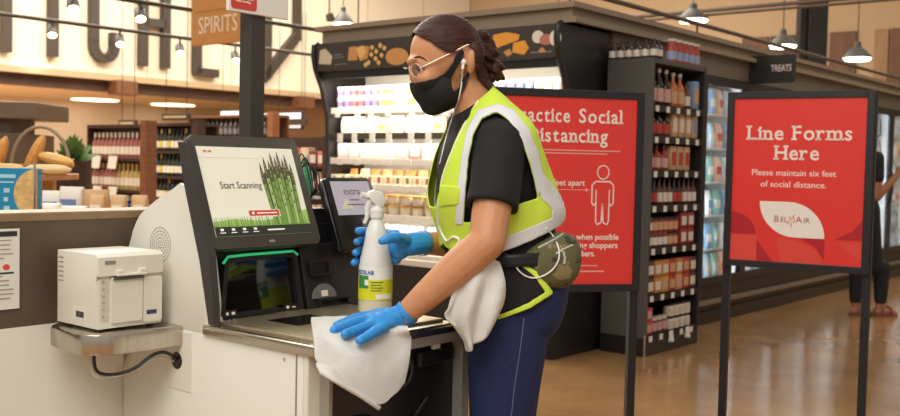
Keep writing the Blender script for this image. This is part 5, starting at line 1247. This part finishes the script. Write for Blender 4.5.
for v in bun.data.vertices:
    v.co += (v.co - sp(488, 56)).normalized() * .004 * math.sin((v.co.z + v.co.x * .6) * 260)
M_eye = mat('eye_dark', '2a1a14', .3)
for s in (1,):
    TH_ = bvh(woman)
    q = MB(); q.ell(onsurf(TH_, 419.5, 69.5, .0), (.006, .006, .0035), 10, AX); q.build('eye', M_eye, woman, True)
    q = MB(); q.tube([onsurf(TH_, x, y, .0008) for x, y in ((412, 59.5), (415, 57.5), (419, 56.5), (424, 58.5), (427, 61))], .0018, 6, rr=[.001, .0022, .0024, .002, .0008]); q.build('eyebrow', mat('brow_brown', '4a2a1c', .8), woman)
    q = MB(); q.tube([onsurf(TH_, x, y, .0008) for x, y in ((415.5, 69), (418, 67), (421.5, 67), (425, 69.5))], .0011, 6); q.build('eyelash', M_eye, woman)
# glasses
M_wire = mat('glasses_clear', 'd9cfc6', .2, .2)
gl = MB(); ga = head_ax(.2)
for s in (1, -1):
    c = sp(418.5, 72) + LT * .031 * s + FW * .012
    e1 = (LT * s * .93 - FW * .36).normalized(); e2 = ga[2]
    gl.tube([c + e1 * .022 * math.cos(k * math.pi / 10) + e2 * .017 * math.sin(k * math.pi / 10) for k in range(21)], .0016, 8)
    hinge = c + e1 * .022 + e2 * .006
    ear = sp(460, 48) + LT * .080 * s
    gl.tube([hinge, hinge.lerp(ear, .45) + LT * s * .010, ear, ear - FW * .022 - ux * .02], .0017, 8)
gl.tube([sp(411, 69) + FW * .012 + LT * .010, sp(409, 68) + FW * .013, sp(411, 69) + FW * .012 - LT * .010], .0014, 6)
glasses = gl.build('glasses', M_wire, woman, True)
for s in (1, -1):
    c = sp(418.5, 72) + LT * .031 * s + FW * .012; e1 = (LT * s * .93 - FW * .36).normalized(); e2 = ga[2]; nn = e1.cross(e2) * .0006
    q = MB(); q.prism([c + e1 * .021 * math.cos(k * math.pi / 10) + e2 * .016 * math.sin(k * math.pi / 10) - nn for k in range(20)], nn * 2); q.build('lens', mat('lens_clear', 'ffffff', .02, trans=1, spec=.5), glasses)
# earphones
TB = bvh(woman, vest, tee, mask, jeans, tail)
M_wht = mat('earphone_white', 'efece6', .4)
ep_ = MB(); c = onsurf(TB, 463.5, 62, .004); ep_.ell(c, (.008, .007, .008), 12); ep_.tube([c, c + Vector((-.002, -.004, -.018))], .0035, 8)
cord = [c + Vector((-.002, -.004, -.016))] + [onsurf(TB, x, y, .003) for x, y in ((462, 78), (461, 88), (459, 98), (455, 110), (451, 122), (447, 135), (443, 150), (440, 163), (437, 178), (435, 192), (435, 205), (437, 218), (439, 230))]
ep_.tube(cord, .0019, 8); ear_o = ep_.build('earphones', M_wht, woman, True)
# ---- gloves
b = MB(); P_ = lambda x, y, Y: at(x, y, Y - .03)
pc = P_(381, 319.5, 2.305)
b.ell(pc, (.046, .040, .015), 20, [(P_(366, 321, 2.29) - P_(398, 317, 2.33)).normalized(), (P_(380, 332, 2.262) - P_(374, 314, 2.345)).normalized(), ux])
chain(b, [P_(404, 315.5, 2.335), P_(396, 317.5, 2.325), pc], [.029, .027, .019])
for f_ in ([(374, 315.5, 2.345), (360, 317.5, 2.31), (347, 321.5, 2.275), (337, 325.5, 2.245)], [(371, 320, 2.31), (355, 322.5, 2.265), (343, 327, 2.225), (334, 330, 2.195)],
           [(374, 325.5, 2.285), (362, 328.5, 2.235), (353, 331.5, 2.20), (345, 334, 2.175)], [(384, 328, 2.27), (374, 332.5, 2.22), (366, 337.5, 2.19), (360, 340.5, 2.17)]):
    chain(b, [P_(*p) for p in f_], [.014, .0128, .0116, .0103])
chain(b, [P_(391, 313, 2.35), P_(378, 312.5, 2.375), P_(368, 315, 2.385)], [.014, .0115, .0095])
g1 = organic('glove', b, M_glove, woman, .0026, 4, .4)
q = MB(); d = (ELn - WRn).normalized(); q.tube([WRn + d * .004, WRn + d * .012, WRn + d * .018], .03, 20, cap=False, rr=[.0295, .031, .0305]); q.build('glove_cuff', M_glove, g1, True)
b = MB()
chain(b, [P_(421, 243, 2.605), P_(411, 244, 2.585), P_(402, 246, 2.575)], [.031, .031, .027])
b.ell(P_(400, 246, 2.575), (.03, .022, .036), 18, [Vector((1, 0, 0)), Vector((0, 1, 0)), ux])
chain(b, [P_(404, 240, 2.555), P_(396, 237.5, 2.515), P_(388, 238.5, 2.497), P_(382, 241, 2.49)], [.019, .0145, .0125, .0105])
for k, (y0, y1) in enumerate(((235, 231), (243, 242), (251, 253), (259, 263))):
    rb = .030 + .0035 * k + .0135
    cx = at(375, y1, 2.545)
    pts = [P_(396, y0, 2.585)]
    for a in (70, 110, 150, 190): 
        t = math.radians(a); pts.append(Vector((cx.x + rb * math.cos(t), 2.545 + rb * math.sin(t), at(375, y0 + (y1 - y0) * (a - 20) / 170, 2.545).z)))
    chain(b, pts, [.015, .0125, .0115, .0108, .009])
g2 = organic('glove', b, M_glove, woman, .0026, 4, .4)
d = (ELf - WRf).normalized(); q = MB(); q.tube([WRf + d * .004, WRf + d * .012, WRf + d * .02], .033, 20, cap=False, rr=[.0335, .0345, .0335]); q.build('glove_cuff', M_glove, g2, True)
# ---- waist pack
TB2 = bvh(jeans, tail)
wp_c = sp(543, 263, .125)
camo = mat('camo_cloth', '6f6748', .8, nz=(10, .3), ramp=('CONSTANT', ((0, '33301f'), (.42, '5d5a38'), (.52, '8a7a55'), (.60, '4f3f2b'))), bump=(200, .15))
b = MB(); wa = [(-FW * .95 + ux * .18).normalized(), (LT * .9 - FW * .2).normalized(), ux]
rows = []
for i in range(15):
    t = math.pi * i / 14; row = []
    for k in range(28):
        a = 2 * math.pi * k / 28; ca, sa, ct, st2 = math.cos(a), math.sin(a), math.cos(t), max(math.sin(t), .02)
        row.append(wp_c + wa[0] * .083 * math.copysign(abs(ca) ** .7, ca) * st2 ** .6 + wa[1] * .070 * math.copysign(abs(sa) ** .7, sa) * st2 ** .6 + wa[2] * .064 * math.copysign(abs(ct) ** .8, ct) * (1 + .12 * ca))
    rows.append(row)
b.loft(rows); pack_ = b.build('waist_pack', camo, woman, True, None)
TBp = bvh(pack_)
q = MB(); q.tube([onsurf(TBp, x, y, .001) for x, y in ((556, 254), (562, 250), (568, 247), (573, 245))], .0028, 6); q.tube([onsurf(TBp, 563, 251, .003), onsurf(TBp, 565, 258, .003), onsurf(TBp, 564, 264, .003)], .003, 6); q.build('zipper', mat('zipper_silver', 'c9c6be', .35, .4), pack_)
b = MB(); b.loft(body_rings([(450, 250, 554, 244, .181), (451, 262, 556, 256, .184)], 4, 90, .003, .9), cap=False); outward(b.bm); shell('waist_strap', b.bm, M_black, pack_, .002)
q = MB(); q.tube(smooth([onsurf(bvh(pack_, tail, vest), x, y, .003) for x, y in ((504, 242), (510, 255), (516, 267), (524, 275), (534, 278), (545, 275), (554, 268), (559, 258), (558, 246), (553, 236), (546, 228))]), .0019, 8)
q.build('cord_loop', M_wht, ear_o, True)
q = MB(); q.tube([onsurf(TBp, x, y, .002) for x, y in ((538, 248), (548, 243), (557, 238), (563, 234))], .003, 6); q.build('top_zip', MATS['zipper_silver'], pack_)
# phone, cord bundle at the front of the waist
TB3 = bvh(vest, tail, jeans, pack_)
bundle = MB(); bundle.tube(smooth([onsurf(TB3, x, y, .005) for x, y in ((439, 226), (442, 234), (447, 241), (453, 237), (459, 240), (455, 247), (449, 250), (456, 252), (463, 246))]), .003, 8); bundle.build('cord_bundle', M_wht, ear_o, True)

# ================================================================ spray bottle
bt = at(375, 313, 2.545); BZ = .8265
sb = thing('spray_bottle', 'clear spray bottle with yellow and green label held in a blue glove', 'bottle', (bt.x, 2.545, BZ))
bo = Vector((bt.x, 2.545, BZ))
M_clear = mat('bottle_frosted', 'e4e2dc', .35); M_clear.node_tree.nodes['Principled BSDF'].inputs['Subsurface Weight'].default_value = .2
q = MB(); q.lathe([(.038, 0), (.043, .006), (.043, .035)], bo, n=28); bot = q.build('bottle_base', mat('liquid_straw', 'cfc9ae', .25), sb, True)
q = MB(); q.lathe([(.043, .035), (.0432, .118), (.040, .140), (.034, .165), (.030, .185), (.0265, .21), (.018, .232), (.015, .236), (.015, .248)], bo, n=28); q.build('bottle_body', M_clear, sb, True)
def band(name, z0, z1, a0, a1, m, r=.0436, parent=None, n=24):
    q = MB(); ri = []
    for i in range(n + 1):
        a = math.radians(a0 + (a1 - a0) * i / n); ri.append([bo + Vector((rr2 * math.cos(a), rr2 * math.sin(a), z)) for rr2, z in ((r, z0), (r, z1), (r - .0006, z1), (r - .0006, z0))])
    q.loft(ri); return q.build(name, m, parent or sb, True)
lab = band('label', .036, .120, 120, 420, mat('label_white_gloss', 'efece4', .4))
band('label_yellow', .0362, .088, 121, 419, mat('label_yellow_bright', 'd9d92c', .4), .0440, lab)
band('label_green', .066, .098, 205, 250, mat('label_green', '3f8f4a', .4), .0444, lab)
band('label_green_spot', .074, .088, 236, 250, mat('label_white_gloss', 'efece4', .4), .0447, lab)
band('label_panel', .040, .052, 275, 335, mat('label_white_gloss', 'efece4', .4), .0444, lab)
def wrap(name, txt, size, ang, z, m, r=.0450, fit=None, bold=0):
    me = text_mesh(txt, size, bold=bold, ext=.0002)
    xs = [v.co.x for v in me.vertices]; k = fit / (max(xs) - min(xs)) if fit else 1
    for v in me.vertices:
        a = math.radians(ang) + v.co.x * k / r; rr2 = r + v.co.z; v.co = bo + Vector((rr2 * math.cos(a), rr2 * math.sin(a), z + v.co.y))
    return put(name, me, m, lab)
wrap('label_lettering', 'ECOLAB', .014, 236, .106, mat('ecolab_blue', '2a78b8', .4), fit=.05, bold=.0004)
M_lgn = mat('label_ink', '4d5a2a', .5)
for k, z in enumerate((.081, .074, .067, .060)): band('label_line', z, z + .0022, 258, 300 - 6 * (k % 2), M_lgn, .0446, lab, 8)
M_trig = mat('trigger_white', 'e6e4de', .4)
q = MB(); q.lathe([(.0175, .243), (.0175, .262), (.013, .268), (.012, .275)], bo, n=18); q.build('collar', M_trig, sb, True)
td = Vector((-.93, -.36, 0)).normalized()
q = MB(); h0 = bo + Vector((0, 0, .272))
q.prism([h0 - td * .016, h0 - td * .021 + ux * .018, h0 - td * .012 + ux * .036, h0 + td * .012 + ux * .042, h0 + td * .024 + ux * .036, h0 + td * .03 + ux * .022, h0 + td * .010 + ux * .012, h0 + td * .010], Vector((-td.y, td.x, 0)) * .022, .004)
o = q.build('trigger_head', M_trig, sb, True); o.data.transform(Matrix.Translation(Vector((td.y, -td.x, 0)) * .011))
q = MB(); q.tube([h0 + td * .022 + ux * .026, h0 + td * .042 + ux * .029], .0075, 12); q.build('nozzle', M_trig, o, True)
q = MB(); q.tube([h0 + td * .018 + ux * .016, h0 + td * .026 - ux * .004, h0 + td * .026 - ux * .028, h0 + td * .033 - ux * .044], .006, 8, rr=[.007, .006, .0055, .004]); q.build('trigger', M_trig, o, True)

# ================================================================ cloths
M_cloth = mat('terry_white', 'edeae4', .9, bump=(420, .6))
def drape(name, net, nu, nv, th, m, seed=0, amp=.003, folds=0):
    """cloth through a net of points"""
    R, Cn = len(net), len(net[0]); b = MB(); G = []
    for i in range(nv):
        cols = [cr([tuple(net[r][c]) for r in range(R)], (R - 1) * i / (nv - 1)) for c in range(Cn)]
        row = []
        for j in range(nu):
            p = Vector(cr(cols, (Cn - 1) * j / (nu - 1)))
            p += Vector((0, -.6, .8)) * amp * mnoise.noise(p * 26 + Vector((seed, 0, 0)))
            if folds: p += LT * .011 * math.sin(j / (nu - 1) * 15 + 1.6 * math.sin(i / nv * 3)) * min(1, i / nv * 2.5)
            row.append(p)
        G.append(row)
    b.loft(G, cap=False, close=False); outward(b.bm)
    s = sum((f.normal.y for f in b.bm.faces))
    if s > 0: bmesh.ops.reverse_faces(b.bm, faces=b.bm.faces[:])
    for f in b.bm.faces: f.smooth = True
    me = bpy.data.meshes.new(name); b.bm.to_mesh(me); b.bm.free()
    o = bpy.data.objects.new('tmp', me); COL.objects.link(o)
    s = o.modifiers.new('s', 'SOLIDIFY'); s.thickness = th; s.offset = 0
    s = o.modifiers.new('v', 'BEVEL'); s.width = th * .4; s.segments = 2; s.angle_limit = .9
    dg = bpy.context.evaluated_depsgraph_get(); dg.update()
    m2 = bpy.data.meshes.new_from_object(o.evaluated_get(dg)); bpy.data.objects.remove(o); bpy.data.meshes.remove(me)
    m2.materials.clear()
    for p in m2.polygons: p.use_smooth = True
    return put(name, m2, m)
def onz(px, py, z): d = ray(px, py); return CPOS + d * ((z - CAM_H) / d.z)
def onv(px, py, v):
    d = ray(px, py); Bv = S(1, 0, 0); return CPOS + d * (v / d.dot(Bv))
net = [[onz(311, 319, .836), onz(330, 318, .834), onz(358, 318, .833), onz(385, 316, .833), onz(405, 320, .833)],
       [onz(313, 333, .838), onz(335, 331, .836), onz(360, 330, .834), onz(388, 327, .834), onz(408, 328, .833)],
       [onv(315, 346, -1.535), onv(338, 345, -1.535), onv(362, 343, -1.53), onv(389, 341, -1.53), onv(410, 338, -1.53)],
       [onv(316, 358, -1.515), onv(341, 368, -1.49), onv(368, 370, -1.49), onv(390, 368, -1.50), onv(408, 360, -1.51)],
       [onv(320, 370, -1.51), onv(347, 386, -1.475), onv(374, 404, -1.47), onv(389, 398, -1.48), onv(403, 383, -1.50)]]
cl = drape('cleaning_cloth', net, 60, 50, .009, M_cloth, 1, .005)
tag(cl, 'white terry cloth under the gloved hand draped over the checkout corner', 'cloth')
net2 = [[onv(316, 364, -1.512), onv(330, 365, -1.50), onv(345, 373, -1.49), onv(362, 386, -1.488)],
        [onv(318, 368, -1.500), onv(332, 374, -1.48), onv(350, 386, -1.472), onv(372, 399, -1.470)],
        [onv(320, 373, -1.492), onv(336, 382, -1.465), onv(354, 393, -1.46), onv(379, 409, -1.46)],
        [onv(322, 374, -1.505), onv(338, 382, -1.485), onv(356, 392, -1.48), onv(380, 407, -1.475)]]
fo = drape('folded_layer', net2, 30, 20, .006, M_cloth, 3, .002); fo.parent = cl
tn = lambda x, y, l: sp(x, y, l + .012)
net = [[tn(462, 256, .185), tn(474, 256, .20), tn(488, 258, .20), tn(499, 262, .195)],
       [tn(455, 282, .19), tn(469, 282, .21), tn(487, 280, .215), tn(504, 280, .205)],
       [tn(448, 304, .185), tn(464, 305, .21), tn(484, 303, .215), tn(505, 297, .205)],
       [tn(444, 315, .18), tn(460, 322, .20), tn(480, 322, .21), tn(500, 313, .205)],
       [tn(462, 330, .175), tn(467, 344, .19), tn(474, 342, .20), tn(490, 330, .20)],
       [tn(465, 338, .17), tn(468, 352, .185), tn(473, 346, .19), tn(483, 336, .195)]]
tw = drape('hand_towel', net, 60, 60, .006, M_cloth, 6, .006, 1)
tag(tw, 'white towel hanging from the worker\'s waist over the dark jeans', 'towel')

# ================================================================ the shopper far down the aisle
b = MB(); F2 = Vector((.94, .34, 0)).normalized(); L2 = Vector((-F2.y, F2.x, 0)); pb = Vector((3.45, 8.42, 0))
hip, chest, neck = pb + Vector((0, 0, .88)), pb + Vector((.02, 0, 1.22)), pb + F2 * .02 + Vector((0, 0, 1.40))
AX2 = [F2, L2, ux]
def rg(z, a, w, off=0): return [pb + F2 * (off + a * math.cos(k * math.pi / 12)) + L2 * w * math.sin(k * math.pi / 12) + ux * z for k in range(24)]
b.loft([rg(.80, .10, .15), rg(.9, .105, .155), rg(1.05, .095, .13), rg(1.2, .105, .15), rg(1.33, .09, .16), rg(1.40, .05, .08)])
chain(b, [neck, neck + ux * .08], [.05, .048]); hc = neck + ux * .17 - F2 * .01
b.ell(hc, (.088, .07, .108), 20, AX2); b.ell(hc + F2 * .05 - ux * .05, (.045, .05, .055), 14, AX2); capsule(b, hc + F2 * .088 - ux * .0, .009, hc + F2 * .096 - ux * .025, .011)
hands = []
for s in (1, -1):
    sh = pb + L2 * .17 * s + ux * 1.33
    el = sh + Vector((.02, 0, -.28)) if s > 0 else at(877, 197, 8.25)
    wr = el + F2 * .16 - ux * .16 if s > 0 else at(896, 176, 8.3)
    chain(b, [sh, sh.lerp(el, .5), el, el.lerp(wr, .4), wr], [.052, .044, .038, .035, .025])
    hd_ = (wr - el).normalized(); b.ell(wr + hd_ * .05, (.05, .016, .03), 12, [hd_, L2, hd_.cross(L2)])
    for j in range(4):
        st_p = wr + hd_ * .085 + hd_.cross(L2) * (.021 - .014 * j); chain(b, [st_p, st_p + hd_ * .03, st_p + hd_ * .055 - L2 * .012 * s], [.0085, .008, .007])
    chain(b, [wr + hd_ * .03 + hd_.cross(L2) * .025, wr + hd_ * .07 + hd_.cross(L2) * .045], [.01, .008])
    lg = pb + L2 * .095 * s + F2 * (.05 if s > 0 else -.02)
    ft = Vector((3.44, 8.40, 0)) if s > 0 else Vector((3.64, 8.38, 0))
    chain(b, [hip + L2 * .08 * s, hip.lerp(ft, .5) + L2 * .02 * s, Vector((ft.x, ft.y, .42)), Vector((ft.x, ft.y, .28)), Vector((ft.x, ft.y, .08))], [.095, .075, .056, .055, .036])
    chain(b, [Vector((ft.x, ft.y, .045)) - F2 * .03, Vector((ft.x, ft.y, .04)) + F2 * .09, Vector((ft.x, ft.y, .026)) + F2 * .15], [.036, .034, .024])
    hands.append((ft, sh, el))
p2 = organic('person', b, mat('skin_tan', '9a6245', .5), None, .009, 4)
tag(p2, 'shopper in black clothes and sandals standing behind the Line Forms Here sign', 'person')
b = MB(); b.loft([rg(.82, .125, .17), rg(.95, .12, .165), rg(1.05, .11, .145), rg(1.2, .12, .165), rg(1.34, .105, .175), rg(1.41, .06, .09)])
for ft, sh, el in hands: chain(b, [sh, sh.lerp(el, .5)], [.062, .058])
organic('t_shirt', b, mat('shirt_black', '131214', .8), p2, .009, 3)
b = MB()
for s, (ft, sh, el) in zip((1, -1), hands): chain(b, [hip + L2 * .08 * s + ux * .02, hip.lerp(ft, .5) + L2 * .02 * s, Vector((ft.x, ft.y, .42)), Vector((ft.x, ft.y, .15))], [.108, .088, .068, .052])
organic('trousers', b, mat('trousers_black', '15151a', .8), p2, .009, 3)
b = MB(); b.ell(hc + ux * .02 - F2 * .015, (.095, .080, .105), 18, AX2); b.ell(hc - F2 * .10, (.035, .035, .05), 12, AX2)
bm = b.bm
keep(bm, lambda c: (c - hc).dot(F2) < .045 or (c - hc).z > .055); me = b.mesh(True); put('hair', me, M_hair, p2)
for ft, sh, el in hands:
    q = MB(); a = Vector((ft.x, ft.y, 0))
    q.prism([a + F2 * (.06 + .13 * math.cos(k * math.pi / 8)) + L2 * .045 * math.sin(k * math.pi / 8) for k in range(16)], (0, 0, .02)); sn = q.build('sandal', mat('sandal_tan', '7a5033', .6), p2)
    q = MB(); q.tube([a + F2 * .09 + L2 * .042 * math.cos(k * math.pi / 8) + ux * (.02 + .062 * math.sin(k * math.pi / 8)) for k in range(9)], .011, 6); q.tube([a + L2 * .04 * math.cos(k * math.pi / 8) - F2 * .0 + ux * (.02 + .085 * math.sin(k * math.pi / 8)) for k in range(9)], .009, 6); q.build('sandal_strap', MATS['sandal_tan'], sn)
